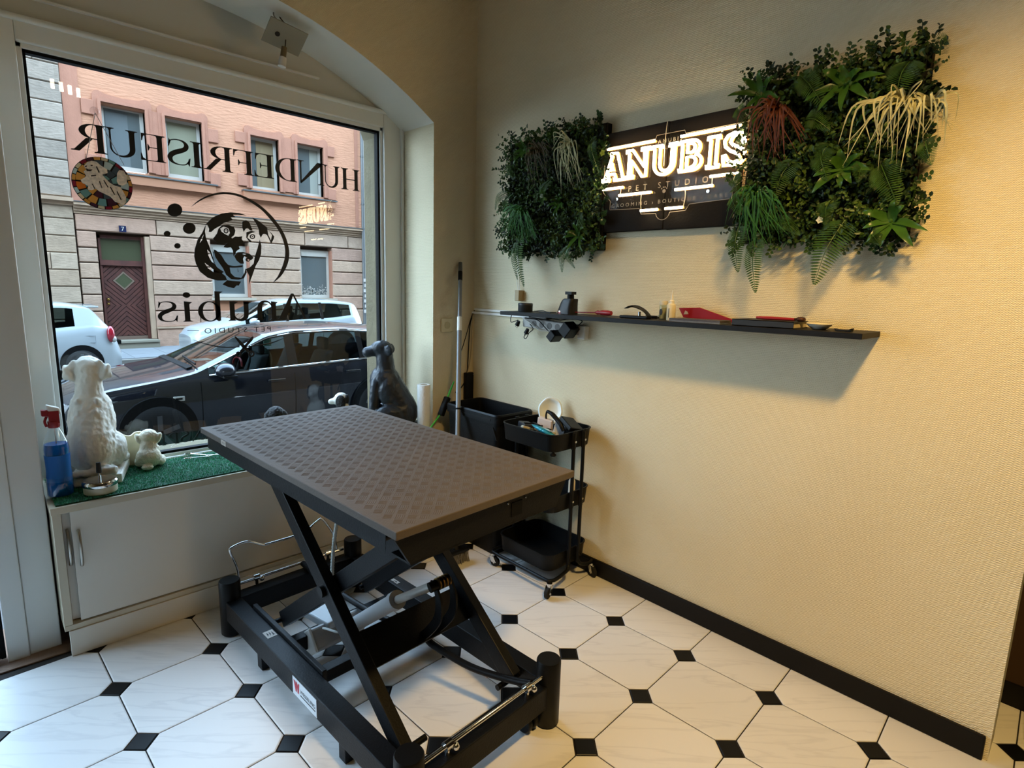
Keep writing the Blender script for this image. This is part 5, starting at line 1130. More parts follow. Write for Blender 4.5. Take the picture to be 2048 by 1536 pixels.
for k, (x, y, z, sx, sy, sz, c, lab, nm) in enumerate((
  (-.225, -.70, .745, .030, .045, .030, '#24262b', 'small black clipper lying at the back left of the top cart tray', 'clipper'),
  (-.20, -.80, .752, .012, .07, .012, '#d9d6cf', 'white plastic comb lying between the box and the packet', 'comb'),
  (-.12, -.835, .745, .020, .030, .045, '#c9cdd2', 'silver grey upright spray cap beside the black brush', 'cap'),
  (-.265, -.745, .752, .018, .030, .018, '#b8b09a', 'pale bundled clipper guard at the left of the top cart tray', 'clipper guard'))):
    t_ = thing(nm.replace(' ', '_'), lab, nm, (x, y, .70)); Mb = T(x, y, z, .1*k, .12, .5*k-.4)
    MB().box((-sx, -sy, -sz), (sx, sy, sz), Mb).build('body', mat('cart_item_'+nm.replace(' ', '_'), c, .45), t_, bevel=.006, seg=3)
    MB().box((-sx*.7, -sy*.6, sz-.001), (sx*.7, -sy*.2, sz+.004), Mb).build('ridge', M_gasket, t_)
wb = thing('white_tube', 'white tube standing in the middle cart tray behind the uprights', 'tube', (-.10, -.90, .40))
MB().lathe([(0,0),(.016,0),(.018,.02),(.017,.10),(.008,.115),(.008,.13),(0,.13)], c=(-.10, -.915, .398), n=16).build('tube_body', mat('cream_tube', '#d9d3c2', .4), wb, smooth=50)
MB().lathe([(.009,.12),(.010,.121),(.010,.138),(0,.139)], c=(-.10, -.915, .398), n=16).build('cap', M_blackplastic, wb)
# ------------------------------------------------------------------ telescopic broom leaning in the corner
pb = thing('telescopic_broom', 'grey telescopic broom leaning in the corner against the window wall', 'broom', (-.42, -.40, 0))
a_ = Vector((-.116, -.014, 1.583)); b_ = Vector((-.480, -.462, .075)); L = lambda t: a_.lerp(b_, t)
M_alu = mat('grey_aluminium_pole', '#7d7f82', .45, .35)
MB().cyl(L(.0), L(.035), .0105, .0125, n=14).build('grip_cap', mat('dark_grey_rubber', '#5b5c58', .6), pb, smooth=50); MB().cyl(L(.035), L(.068), .0130, n=14).build('black_sleeve', M_blackplastic, pb, smooth=50)
MB().cyl(L(.068), L(.21), .0112, n=16).build('upper_pole', M_alu, pb, smooth=50); MB().cyl(L(.205), L(.255), .0142, n=16).build('white_joint', mat('white_plastic', '#e6e4de', .4), pb, smooth=50)
MB().cyl(L(.255), L(.955), .0135, n=16).build('lower_pole', M_alu, pb, smooth=50); MB().cyl(L(.53), L(.536), .0142, n=16).build('pole_ring', M_gasket, pb, smooth=50)
MB().cyl(L(.955), L(1.0), .016, .022, n=14).build('brush_socket', M_blackplastic, pb, smooth=50)
br = MB(); rs = random.Random(2)
MB().box((-.575, -.49, .06), (-.405, -.44, .085)).build('brush_head', M_blackplastic, pb, bevel=.008)
for i in range(260):
    x = rs.uniform(-.57, -.41); y = rs.uniform(-.485, -.445); br.beam((x, y, .062), (x+rs.gauss(0, .008), y+rs.gauss(0, .008), .003), .0022, .0022, (0, 1, 0))
tag(br.build('bristles', mat('grey_bristle', '#77736c', .8), pb, fix=False), kind='stuff')
gs = thing('green_duster', 'thin bright green duster rod with a black clip behind the grey broom', 'duster', (-.38, -.06, .606))
M_green = mat('bright_green_plastic', '#45d052', .35)
g0, g1, g2, g3 = Vector((-.39, -.058, .607)), at(884, 824, 1, -.06), at(893, 800, 1, -.055), at(908, 763, 1, -.05)
MB().cyl(g0, g1, .0045, .0055, n=10).build('rod', M_green, gs, smooth=50); MB().cyl(g2, g3, .0075, .004, n=10).build('rod', M_green, gs, smooth=50)
MB().beam(g1-(g2-g1)*.3, g2+(g2-g1)*.25, .028, .038, (0, 1, 0)).build('clip', M_blackplastic, gs, bevel=.006)
# ------------------------------------------------------------------ socket, conduits, cables and adapter in the corner
so = thing('wall_socket', 'cream flush wall socket on the window wall behind the broom pole', 'socket', (-.20, 0, 1.22))
MB().box((-.245, -.010, 1.180), (-.165, -.0005, 1.262)).build('cover_frame', mat('cream_socket', '#cfc4a2', .4), so, bevel=.004)
MB().lathe([(0,0),(.018,0),(.018,.008),(.021,.011),(.021,.012),(.0,.012)], n=24, M=Matrix.Rotation(PI/2, 3, 'X'), c=(-.205, .0, 1.221)).build('socket_well', mat('cream_socket_inner', '#b9ad88', .5), so)
cn = thing('cable_conduit', 'pair of white cable conduits running along the right wall to the black shelf', 'conduit', (-.01, -.2, 1.30))
MB().box((-.018, -.62, 1.305), (-.0005, -.028, 1.319)).build('conduit_strip', mat('white_conduit', '#e4e4e0', .4), cn, bevel=.002); MB().box((-.018, -.62, 1.286), (-.0005, -.004, 1.300)).build('conduit_strip', mat('white_conduit', '#e4e4e0', .4), cn, bevel=.002)
def cable(nm, lab, pts, r, m, y=-.012, cat='cable'):
    P = [at(p[0], p[1], 1, y) for p in pts]; t = thing(nm, lab, cat, P[-1]); MB().tube(spline(P, 6), r, 7).build('cable_run', m, t, smooth=60); return t, P
t_, P = cable('black_cable', 'black inline-switch cord hanging down the corner to the clear tip', [(958, 617), (948, 622), (941, 640), (932, 672), (925, 695), (921, 705)], .0026, M_blackplastic)
MB().cyl(at(922, 698, 1, -.012), at(918, 714, 1, -.012), .006, n=10).build('inline_switch', M_blackplastic, t_, smooth=50)
MB().tube([at(918, 714, 1, -.012), at(913, 735, 1, -.014), at(908, 762, 1, -.03)], .0012, 5).build('clear_lead', mat('clear_plastic_lead', '#c9c2a8', .3), t_)
MB().cyl(at(916, 722, 1, -.012), at(914, 730, 1, -.012), .005, n=8).build('clear_plug', mat('clear_plastic_lead', '#c9c2a8', .3), t_)
cable('black_cable', 'two-strand black cord running down the corner behind the beige one', [(950, 621), (941, 645), (938, 680), (936, 720), (934, 745), (926, 770), (911, 785)], .0034, M_blackplastic, -.010)
cable('beige_cable', 'beige cord hanging down the corner past the black adapter', [(946, 628), (944, 650), (943, 690), (939, 725), (933, 755), (930, 790)], .0030, mat('beige_cable', '#b09c7c', .5), -.016)
ad = thing('corner_adapter', 'black upright power adapter on the window wall in the corner above the bin', 'adapter', (-.045, -.02, .79))
a0, a1 = at(930, 790, 1, -.02), at(946, 744, 1, -.02)
MB().box((a0.x, -.030, a0.z-.03), (a1.x, -.0005, a1.z)).build('adapter_body', M_blackplastic, ad, bevel=.006); MB().sphere((a1.x-.008, -.031, a1.z-.012), .0025, 8, 5).build('status_light', M_chrome, ad)
# ------------------------------------------------------------------ long black shelf and what stands on it
SY0, SY1 = -.457, -2.143
zs = lambda y: 1.326+(SY0-y)/(SY0-SY1)*.014
sh = thing('wall_shelf', 'long thin black shelf board on the right wall', 'shelf', (-.1, -1.3, 1.31))
MB().hexa([(-.2, SY0, zs(SY0)-.019), (-.0005, SY0, zs(SY0)-.019), (-.0005, SY1, zs(SY1)-.019), (-.2, SY1, zs(SY1)-.019)], (0, 0, .019)).build('shelf_board', mat('black_shelf_laminate', '#0f0d0c', .5, spec=.25), sh, bevel=.0015)
for y in (-.75, -1.85): MB().cyl((-.12, y, zs(y)-.0095), (-.0, y, zs(y)-.0095), .006, n=10).build('hidden_bracket', M_frame, sh)
def S(px_, x): # point of the shelf top at depth x seen at pixel column px_
    y = at(px_, 640, 0, x).y; return Vector((x, y, zs(y)+.0004))
c = S(1050, -.125)
t = thing('round_tin', 'dark grey round lidded tin on the left end of the shelf', 'tin', c)
MB().lathe([(0,0),(.036,0),(.038,.003),(.038,.030),(.0385,.031),(.0385,.041),(.036,.044),(0,.044)], c=c, n=32).build('tin_body', mat('dark_grey_plastic', '#2c2e30', .45), t, smooth=40)
c = S(1134, -.10)
t = thing('clipper_charger', 'black clipper standing in its charging dock with a lit dot on the shelf', 'charger', c)
mb = MB(); prof = [(-.058,.050,0,.034),(-.056,.050,.012,.034),(-.044,.050,.040,.032),(-.034,.049,.062,.028),(-.016,.049,.072,.026),(.0,.048,.074,.025),(.012,.046,.080,.022)]
rows = []
for y0_, y1_, z_, r_ in [(-.048,.050,0,.034),(-.048,.050,.010,.034),(-.040,.049,.030,.033),(-.030,.050,.055,.030),(-.022,.052,.068,.027),(-.012,.052,.074,.024)]:
    rows.append([(c.x+q_[0], c.y-q_[1], c.z+z_) for q_ in rrect(-r_, r_, y0_, y1_, r_*.7, 4)])
loft_ = mb.grid(rows, True); n_ = len(rows[0]); mb.f.append(tuple(range(n_))); mb.f.append(tuple(range(n_*5, n_*6)))
mb.build('dock', mat('black_dock', '#131211', .4), t, smooth=40)
MB().cyl((c.x, c.y-.018, c.z+.07), (c.x-.004, c.y-.020, c.z+.098), .017, .016, n=16).box((c.x-.022, c.y-.040, c.z+.094), (c.x+.014, c.y-.000, c.z+.108)).build('clipper_body', M_blackplastic, t, smooth=35)
MB().sphere(S(1118, -.135)+Vector((0, 0, .012)), .0032, 10, 6).build('charge_light', mat('white_led', '#ffffff', .4, emit=((1, .95, .85, 1), 6)), t)
p = S(1118, -.1345); MB().box((p.x-.001, p.y-.008, p.z+.002), (p.x+.001, p.y+.008, p.z+.007)).build('red_label', mat('pink_label', '#c06a72', .5), t)
a, b = S(1163, -.10)+Vector((0,0,.012)), S(1191, -.10)+Vector((0,0,.015)); e = S(1222, -.10)+Vector((0,0,.015))
t = thing('screwdriver', 'red-handled screwdriver lying on the shelf right of the charger', 'screwdriver', S(1200, -.1))
d = (e-b); MB().tube([b, b+d*.12, b+d*.25, b+d*.4, b+d*.8, e], [.006,.0105,.0085,.012,.0125,.010], 12).build('handle', red, t, smooth=50)
MB().cyl(a-(b-a)*.6, b, .0026, n=8).build('shaft', mat('red_shaft', '#7d1d1f', .4), t)
c0, c1 = S(1243, -.13), S(1298, -.13)
t = thing('hole_punch', 'black lever clip tool lying open on the shelf in the middle', 'clip tool', S(1270, -.13)); up = Vector((0,0,1)); dv = (c1-c0)
MB().hexa([c0+Vector((-.02,0,0)), c0+Vector((.02,0,0)), c1+Vector((.02,0,0)), c1+Vector((-.02,0,0))], (0, 0, .012)).build('base_jaw', M_blackplastic, t, bevel=.004)
pts = [c0+dv*.15+up*.042, c0+dv*.35+up*.052, c0+dv*.6+up*.048, c0+dv*.85+up*.032, c0+dv*1.0+up*.012]
mb = MB(); rows = []
for i, p in enumerate(spline(pts, 4)): rows.append([p+Vector((.018*math.cos(a), 0, .007*math.sin(a)*(1-abs(i-8)/10))) for a in [2*PI*j/10 for j in range(10)]])
mb.grid(rows, True); mb.f.append(tuple(range(10))); mb.f.append(tuple(range(len(mb.v)-10, len(mb.v)))); mb.build('upper_lever', M_blackplastic, t, smooth=60)
MB().cyl(c0+dv*.7+up*.012+Vector((-.012,0,0)), c0+dv*.7+up*.03+Vector((-.012,0,0)), .006, n=10).build('spring', M_chrome, t)
a, b = S(1288, -.07), S(1316, -.10); t = thing('black_pen', 'short black pen-like tool behind the clip tool on the shelf', 'pen', a)
MB().tube([a+up*.005, a.lerp(b, .2)+up*.008, a.lerp(b, .9)+up*.008, b+up*.007], [.004,.007,.007,.004], 10).build('pen_body', M_blackplastic, t, smooth=60)
c = S(1325, -.075); t = thing('glass_jar', 'small clear jar with a printed figure behind the white squeeze bottle', 'jar', c)
MB().lathe([(0,0),(.015,0),(.017,.003),(.017,.064),(.0155,.066)], c=c, n=24).build('jar_glass', glass('jar_glass', (.78,.82,.74), .03, 1.5, 2.5), t, smooth=50); MB().lathe([(0,.004),(.0145,.004),(.0145,.050),(0,.050)], c=c, n=20).build('powder', mat('pale_powder', '#b9b296', .8), t)
MB().lathe([(.0175,.062),(.0178,.076),(.017,.078),(0,.078)], c=c, n=24).build('lid', mat('cream_lid', '#cfc6ae', .4), t, smooth=40)
MB().prism([arc(0, .032, .0075, .013, 0, 360, 16)[:-1]], lambda u, v: (c.x-.0172, c.y-u, c.z+v), (.0006, 0, 0)).build('printed_figure', mat('dark_print', '#2c2c30', .6), t)
c = S(1341, -.12); t = thing('squeeze_bottle', 'white squeeze bottle with a pointed nozzle on the shelf', 'bottle', c)
MB().lathe([(0,0),(.0165,0),(.018,.003),(.018,.060),(.0165,.066),(.009,.070)], c=c, n=24).build('bottle_body', mat('milky_plastic', '#ded2b4', .4), t, smooth=45)
MB().lathe([(.0105,.068),(.0105,.080),(.006,.084),(.0045,.100),(.002,.122),(0,.123)], c=c, n=16).build('nozzle', mat('cream_nozzle', '#e6dfcf', .4), t, smooth=40); MB().box((c.x-.0185, c.y-.0015, c.z+.012), (c.x-.0178, c.y+.0015, c.z+.050)).build('scale_print', M_ink, t)
t = thing('red_pouch', 'red plastic pouch leaning on the wall at the back of the shelf', 'pouch', S(1410, -.03))
A = [at(1356, 616, 0, -.06), at(1400, 615, 0, -.05), at(1470, 640, 0, -.045), S(1465, -.05)+up*.002, S(1362, -.07)+up*.012]
MB().prism([[(p.y, p.z) for p in A]], lambda u, v: (-.055, u, v), (.006, 0, 0)).build('pouch_film', mat('red_film', '#8a0c14', .5, spec=.25), t, bevel=.002)
p = at(1372, 625, 0, -.056); MB().prism([[(-.012,-.006),(.010,-.008),(.004,.008),(-.006,.004)]], lambda u, v: (-.0565, p.y+u, p.z+v), (.0008, 0, 0)).build('white_mark', mat('white_sticker', '#e2e0e2', .6), t)
t = thing('booklet_stack', 'thin grey booklet lying on the shelf in front of the red pouch', 'booklet', S(1390, -.12))
a, b = S(1338, -.185), S(1440, -.185); MB().hexa([a, b, b+Vector((.10, .004, 0)), a+Vector((.10, .004, 0))], (0, 0, .006)).build('booklet', mat('grey_blue_cover', '#5d6066', .5, var=(40, .3)), t); MB().hexa([a+up*.0062, b+up*.0062, b+Vector((.09, .0, .0062)), a+Vector((.09, .01, .0062))], (0, 0, .007)).build('booklet', mat('dark_print_cover', '#3a3230', .5, var=(30, .5)), t)
t = thing('black_book', 'thick black hardcover book lying on the shelf under the red pliers', 'book', S(1530, -.12)); a, b = S(1464, -.188), S(1588, -.188); w = Vector((.135, 0, 0))
mb = MB().hexa([a, b, b+w, a+w], (0, 0, .0025)).hexa([a+up*.0215, b+up*.0215, b+w+up*.0215, a+w+up*.0215], (0, 0, .0025)); mb.hexa([a, b, b+Vector((.003,0,0)), a+Vector((.003,0,0))], (0, 0, .024)); mb.build('cover', mat('black_book_cover', '#1d1e22', .55), t)
i_ = Vector((0, .004, 0)); MB().hexa([a-i_+Vector((.003,0,.0025)), b+i_+Vector((.003,0,.0025)), b+i_+w*.97+up*.0025, a-i_+w*.97+up*.0025], (0, 0, .019)).build('page_block', mat('cream_pages', '#cbbb94', .8, bump=(300, .3, 2, (.1, .1, 6))), t)
t = thing('red_pliers', 'red-handled pliers lying on the black book', 'pliers', S(1560, -.1)); z_ = zs(-1.75)+.025
a, b = at(1516, 632, 0, -.12), at(1590, 636, 0, -.12); a.z = b.z = z_+.0065; e = at(1610, 640, 0, -.12); e.z = z_+.007
for s_ in (-1, 1):
    o_ = Vector((.010*s_, 0, 0)); MB().tube([a+o_*1.2, a.lerp(b, .3)+o_*1.5, b+o_*.5], [.0045,.006,.005], 10).build('grip', red, t, smooth=60)
    MB().tube(spline([b+o_*.5, b.lerp(e, .4)-o_*.7+up*.002, e-o_*.4], 4), [.005]*4+[.008]*3+[.007, .003], 8).build('jaw', mat('rusty_steel', '#4a2d1f', .5, .5), t, smooth=60)
c = S(1640, -.11); t = thing('white_dish', 'small shallow white dish on the shelf right of the black book', 'dish', c)
MB().lathe([(0,.001),(.022,.001),(.036,.012),(.041,.019),(.039,.019),(.033,.012),(.020,.004),(0,.003)], c=c, n=32).build('dish_bowl', mat('white_porcelain', '#e3dccb', .25), t, smooth=50)
c = S(1690, -.15); t = thing('black_rest', 'small black curved rest near the right end of the shelf', 'rest', c)
MB().prism([[(-.024,.001),(.022,.001),(.026,.009),(.018,.006),(-.016,.006),(-.026,.012)]], lambda u, v: (c.x-.012, c.y-u*-1, c.z+v), (.026, 0, 0)).build('rest_body', M_blackplastic, t)
pts = [S(1068, -.10)+up*.004, S(1085, -.09)+up*.008, S(1095, -.12)+up*.004, S(1112, -.10)+up*.004]; t = thing('charger_lead', 'thin black lead lying between the round tin and the charger', 'cable', S(1090, -.1))
MB().tube(spline(pts, 6), .0022, 6).beam(S(1078, -.15)+up*.004, S(1101, -.15)+up*.004, .006, .006).build('lead', M_blackplastic, t, smooth=60)
# white plug-in supply with leads rising to the plant panel
t = thing('plug_supply', 'white and beige plug-in power supply on the wall above the left end of the shelf', 'power supply', (-.02, -.42, 1.345)); a = at(1033, 598, 0, -.022); b = at(1042, 582, 0, -.022)
MB().box((-.038, b.y, a.z-.01), (-.0005, a.y, b.z+.004)).build('supply_body', mat('beige_plug', '#a8936b', .5), t, bevel=.003); MB().box((-.026, a.y, a.z-.006), (-.0005, a.y+.014, b.z-.004)).build('white_plug', M_white, t, bevel=.003)
for k in (0, 1): MB().tube(spline([at(1037+k*2, 583, 0, -.02), at(1034+k*4, 560, 0, -.012), at(1036+k*2, 530, 0, -.012), at(1033+k*5, 500, 0, -.02)], 6), .002, 6).build('white_lead', M_white, t, smooth=60)
# power strip hung under the shelf with its plugs
ps = thing('power_strip', 'pale grey multi-socket strip mounted on the wall under the left end of the shelf', 'power strip', (-.03, -.65, 1.25))
q0, q1 = at(1048, 643, 0, -.03), at(1160, 660, 0, -.03); Mp = lambda t_, x, dz: Vector((x, q0.y+(q1.y-q0.y)*t_, q0.z+(q1.z-q0.z)*t_+dz))
MB().hexa([Mp(0, -.0, -.028), Mp(1, -.0, -.028), Mp(1, -.0, .024), Mp(0, -.0, .024)], (-.040, 0, 0)).build('strip_body', mat('pale_grey_strip', '#a9a6a0', .4), ps, bevel=.005)
for k in range(5): MB().cyl(Mp(.22+.14*k, -.040, -.002), Mp(.22+.14*k, -.0412, -.002), .017, n=20).build('socket_well', mat('grey_socket_well', '#6d6a66', .5), ps)
MB().box((-.036, q1.y-.035, q1.z-.045), (-.0, q1.y+.012, q1.z+.02)).build('end_block', M_white, ps, bevel=.004)
for nm, px_, py_, sz, lab in (('black_adapter', 1110, 672, .030, 'smaller black cube power adapter plugged into the strip under the shelf'), ('black_adapter', 1138, 660, .040, 'larger black cube power adapter plugged into the strip nearest the middle of the shelf')):
    c = at(px_, py_, 0, -.078); t = thing(nm, lab, 'adapter', c); Mb = Matrix.Translation(c) @ Matrix.Rotation(.7, 4, 'X')
    MB().box((-.036, -sz*.72, -sz*.8), (.036, sz*.72, sz*.8), Mb).build('adapter_case', M_blackplastic, t, bevel=.004); MB().cyl(c+Vector((.036, 0, 0)), c+Vector((.05, 0, 0)), .014, n=12).build('plug_face', M_blackplastic, t)
for px_, py_, lab in ((1036, 646, 'black plug dangling from the far left of the power strip'), (1054, 662, 'black plug with a looped lead hanging lowest under the shelf')):
    c = at(px_, py_, 0, -.06); t = thing('black_plug', lab, 'plug', c); Mb = Matrix.Translation(c) @ Matrix.Rotation(.5, 4, 'X')
    MB().cyl(Mb @ Vector((0, 0, -.014)), Mb @ Vector((0, 0, .012)), .013, .009, n=14).build('plug_body', M_blackplastic, t, smooth=50)
    for s_ in (-1, 1): MB().cyl(Mb @ Vector((0, .006*s_, -.014)), Mb @ Vector((0, .006*s_, -.028)), .002, n=8).build('pin', M_chrome, t)
    lp_ = [(px_, py_-6), (px_-14, py_-2), (px_-12, py_-16), (px_+2, py_-20), (px_+16, py_-14)] if py_ < 650 else [(px_, py_+2), (px_-6, py_+12), (px_-2, py_+15), (px_+4, py_+4), (px_+12, py_-4), (px_+6, py_-14)]
    MB().tube(spline([at(u, v, 0, -.06) for u, v in lp_], 6), .0022, 6).build('lead', M_blackplastic, t, smooth=60)
for k, (pts, lab) in enumerate((([(1050, 636), (1075, 640), (1090, 655), (1100, 664), (1108, 660)], 'black lead looping along the power strip to the smaller adapter'), ([(1058, 634), (1085, 638), (1100, 637), (1120, 640), (1140, 638), (1163, 641), (1160, 648), (1150, 655)], 'black lead running just under the shelf to the larger adapter'),
                  ([(1042, 634), (1060, 645), (1078, 660), (1095, 662), (1110, 664)], 'white lead crossing the left half of the power strip'))):
    t = thing('strip_lead', lab, 'cable', at(*pts[0], 0, -.055)); MB().tube(spline([at(u, v, 0, -.055) for u, v in pts], 6), .0025, 6).build('lead', M_white if k == 2 else M_blackplastic, t, smooth=60)
# ------------------------------------------------------------------ neon sign on two black boards
bd = thing('sign_backboard', 'pair of black square boards on the right wall behind the neon sign', 'board', (-.02, -1.3, 1.715))
M_board = mat('matt_black_board', '#14100d', .75, spec=.2, bump=(90, .06, 3))
MB().box((-.035, -1.2935, 1.715), (-.0005, -.978, 2.150)).build('board', M_board, bd, bevel=.002); MB().box((-.035, -1.6125, 1.713), (-.0005, -1.2965, 2.148)).build('board', M_board, bd, bevel=.002)
sg = thing('neon_sign', 'lit warm white neon sign reading ANUBIS on clear acrylic', 'sign', (-.05, -1.305, 1.77))
M_neon = mat('warm_white_neon', '#fff3d8', .5, emit=((1.0, .80, .47, 1), 24)); M_neonside = mat('amber_tube_side', '#f0a040', .5, emit=((1.0, .40, .06, 1), 2.2))
NX = -.062
def neon(nm, pts, closed=False, r=.0052):
    P = [Vector((NX, p[0], p[1])) for p in pts]
    MB().tube(P, r, 8, closed).build(nm, M_neon, sg, smooth=60)
    k = len(P); S_ = [p+Vector((.011, 0, 0)) for p in P]; mb = MB().tube(S_, r*.9, 6, closed); mb.build('tube_housing', M_neonside, sg, smooth=60)
for a, b, z in ((-1.0, -1.246, 2.074), (-1.367, -1.618, 2.072), (-.985, -1.096, 1.902), (-1.076, -1.243, 1.868), (-1.195, -1.280, 1.794), (-1.509, -1.622, 1.901), (-1.358, -1.523, 1.866), (-1.317, -1.398, 1.794)):
    neon('light_bar', [(a, z), (b, z)])
NL = {'A': [[(0,0),(.34,0),(.34,.07),(.25,.09),(.30,.24),(.56,.24),(.62,.09),(.54,.07),(.54,0),(1,0),(1,.07),(.93,.09),(.64,1),(.36,1),(.36,.93),(.42,.91),(.12,.09),(0,.07)], [(.34,.36),(.52,.36),(.45,.62)]],
 'N': [[(0,0),(.34,0),(.34,.07),(.24,.09),(.24,.62),(.72,0),(.86,0),(.86,.91),(1,.93),(1,1),(.64,1),(.64,.93),(.76,.91),(.76,.36),(.26,1),(0,1),(0,.93),(.12,.90),(.12,.09),(0,.07)]],
 'U': [[(0,1),(.42,1),(.42,.93),(.33,.91)]+arc(.56,.36,.23,.25,180,360,8)+[(.79,.91),(.68,.93),(.68,1),(1,1),(1,.93),(.90,.91)]+arc(.50,.36,.40,.38,0,-180,10)+[(.10,.91),(0,.93)]],
 'B': [[(0,0)]+arc(.60,.27,.40,.27,-90,72,8)+arc(.56,.75,.34,.25,-55,90,8)+[(0,1),(0,.93),(.10,.91),(.10,.09),(0,.07)], [(.34,.10)]+arc(.54,.28,.20,.18,-90,90,6)+[(.34,.46)], [(.34,.60)]+arc(.52,.75,.16,.15,-90,90,6)+[(.34,.90)]],
 'I': [[(0,0),(1,0),(1,.07),(.76,.09),(.76,.91),(1,.93),(1,1),(0,1),(0,.93),(.24,.91),(.24,.09),(0,.07)]],
 'S': [[(.86,.98),(.93,.66),(.84,.66),(.74,.84),(.56,.91),(.38,.86),(.32,.74),(.42,.64),(.72,.52),(.94,.36),(.95,.18),(.80,.04),(.54,-.02),(.28,.02),(.10,.0),(.05,.34),(.14,.34),(.26,.16),(.48,.07),(.66,.11),(.74,.22),(.64,.34),(.34,.46),(.12,.62),(.08,.80),(.20,.95),(.46,1.02),(.68,.98)]]}
for ch, ya, yb, zlo, zhi in (('A',-.979,-1.098,1.936,2.053),('N',-1.106,-1.226,1.936,2.052),('U',-1.236,-1.356,1.935,2.050),('B',-1.368,-1.466,1.935,2.050),('I',-1.488,-1.540,1.934,2.048),('S',-1.550,-1.648,1.934,2.048)):
    for L in NL[ch]: neon('neon_letter', [(ya+(yb-ya)*u, zlo+(zhi-zlo)*v) for u, v in L], True, .0058)
ac_ = [(-.978,1.89),(-.978,2.085),(-1.24,2.085),(-1.245,2.098),(-1.375,2.098),(-1.38,2.085),(-1.65,2.085),(-1.65,1.885),(-1.59,1.85),(-1.60,1.812),(-1.42,1.806),(-1.405,1.782)]+arc(-1.298,1.785,.034,.034,0,-180,10)[::-1][::-1]+[(-1.19,1.782),(-1.18,1.806),(-1.02,1.812),(-1.02,1.85)]
ac_ = [(-.978,1.89),(-.978,2.085),(-1.24,2.085),(-1.245,2.098),(-1.375,2.098),(-1.38,2.085),(-1.65,2.085),(-1.65,1.885),(-1.60,1.85),(-1.60,1.812),(-1.42,1.806),(-1.405,1.782),(-1.332,1.780)]+arc(-1.298,1.785,.034,.034,-170,-10,10)+[(-1.19,1.782),(-1.18,1.806),(-1.02,1.812),(-1.02,1.85)]
MB().prism([ac_], lambda y, z: (-.048, y, z), (.004, 0, 0)).build('acrylic_plate', glass('clear_acrylic', (.95,.94,.92), .05, 1.3, .4), sg)
M_engr = mat('engraved_grey', '#8d8578', .7)
MB().tube([(-.0485, p[0], p[1]) for p in ac_], .0012, 5, True).build('acrylic_edge', M_engr, sg, smooth=60)
def sign_text(s, y0, y1, z, size, nm, sp=1.3):
    tm = text_mesh(s, size, lambda x, y: (x, y, 0), None, sp); xs = [p[0] for p in tm.v]; a, b = min(xs), max(xs)
    tm.v = [(-.0492, y0+(y1-y0)*(p[0]-a)/(b-a), z+p[1]) for p in tm.v]; split_letters(tm, nm, M_engr, sg)
sign_text('PET STUDIO', -1.117, -1.495, 1.897-.014, .034, 'engraved_letter', 2.3); sign_text('ANUBIS', -1.253, -1.366, 2.063, .022, 'engraved_letter', 1.5)
sign_text('GROOMING \u203a BOUTIQUE \u203a CARE', -1.03, -1.582, 1.820, .022, 'engraved_letter', 1.6)
for y, z in ((-1.02, 2.045), (-1.54, 2.06), (-1.06, 1.855), (-1.50, 1.848)): MB().cyl((-.054, y, z), (-.036, y, z), .006, n=12).build('standoff_screw', M_chrome, sg)
for pts in ([(-1.296,2.15),(-1.292,2.11),(-1.290,2.04),(-1.292,1.97)], [(-1.19,1.868),(-1.188,1.83),(-1.194,1.794)], [(-1.40,1.866),(-1.402,1.83),(-1.396,1.794)], [(-.988,1.935),(-.986,1.902)], [(-1.08,1.902),(-1.078,1.868)], [(-1.515,1.901),(-1.515,1.866)], [(-1.60,1.815),(-1.62,1.80),(-1.65,1.78)]):
    MB().tube(spline([(-.054, a, b) for a, b in pts], 5), .0014, 5).build('clear_lead', mat('clear_plastic_lead', '#c9c2a8', .3), sg, smooth=60)
# paw print and small ornaments
for y, z, r in ((-1.298,1.868,.008),(-1.286,1.879,.003),(-1.294,1.884,.003),(-1.302,1.884,.003),(-1.310,1.879,.003)): MB().cyl((-.0495, y, z), (-.0488, y, z), r, n=10).build('paw_print', M_engr, sg)

# ------------------------------------------------------------------ artificial plant panels
def leafmat(nm, c, r=.45, v=.3, k=.62):
    q = srgb(c); return mat(nm, (q[0]*k, q[1]*k, q[2]*k, 1.0), r, var=(26, v), spec=.35)
G_dark, G_mid, G_lite, G_fern, G_broad, G_grass = leafmat('dark_leaf', '#24391a'), leafmat('mid_leaf', '#3d5a22'), leafmat('lime_leaf', '#5f7a30'), leafmat('fern_leaf', '#4a6e2a'), leafmat('broad_leaf', '#4d7a2c', .3, .2, .5), leafmat('grass_leaf', '#3f7a30')
G_red, G_pale = leafmat('rust_leaf', '#7d4126', .5), leafmat('pale_leaf', '#c3bf92', .5, .3, .8)
def frame_(d, up):
    d = d.normalized(); s = d.cross(up); s = s.normalized() if s.length > 1e-5 else d.orthogonal().normalized(); return d, s, s.cross(d)
def leaf_quads(mb, p, d, n, L, w, bend=.15):
    """folded leaf: base p, direction d, facing n"""
    d, s, u = frame_(Vector(d), Vector(n)); p = Vector(p); k = len(mb.v)
    mb.v += [tuple(q) for q in (p, p+d*L*.28+s*w*.42+u*w*.15, p+d*L*.70+s*w*.40+u*w*.12-u*L*bend*.5, p+d*L-u*L*bend, p+d*L*.70-s*w*.40+u*w*.12-u*L*bend*.5, p+d*L*.28-s*w*.42+u*w*.15)]
    mb.f += [(k, k+1, k+2, k+3), (k, k+3, k+4, k+5)]
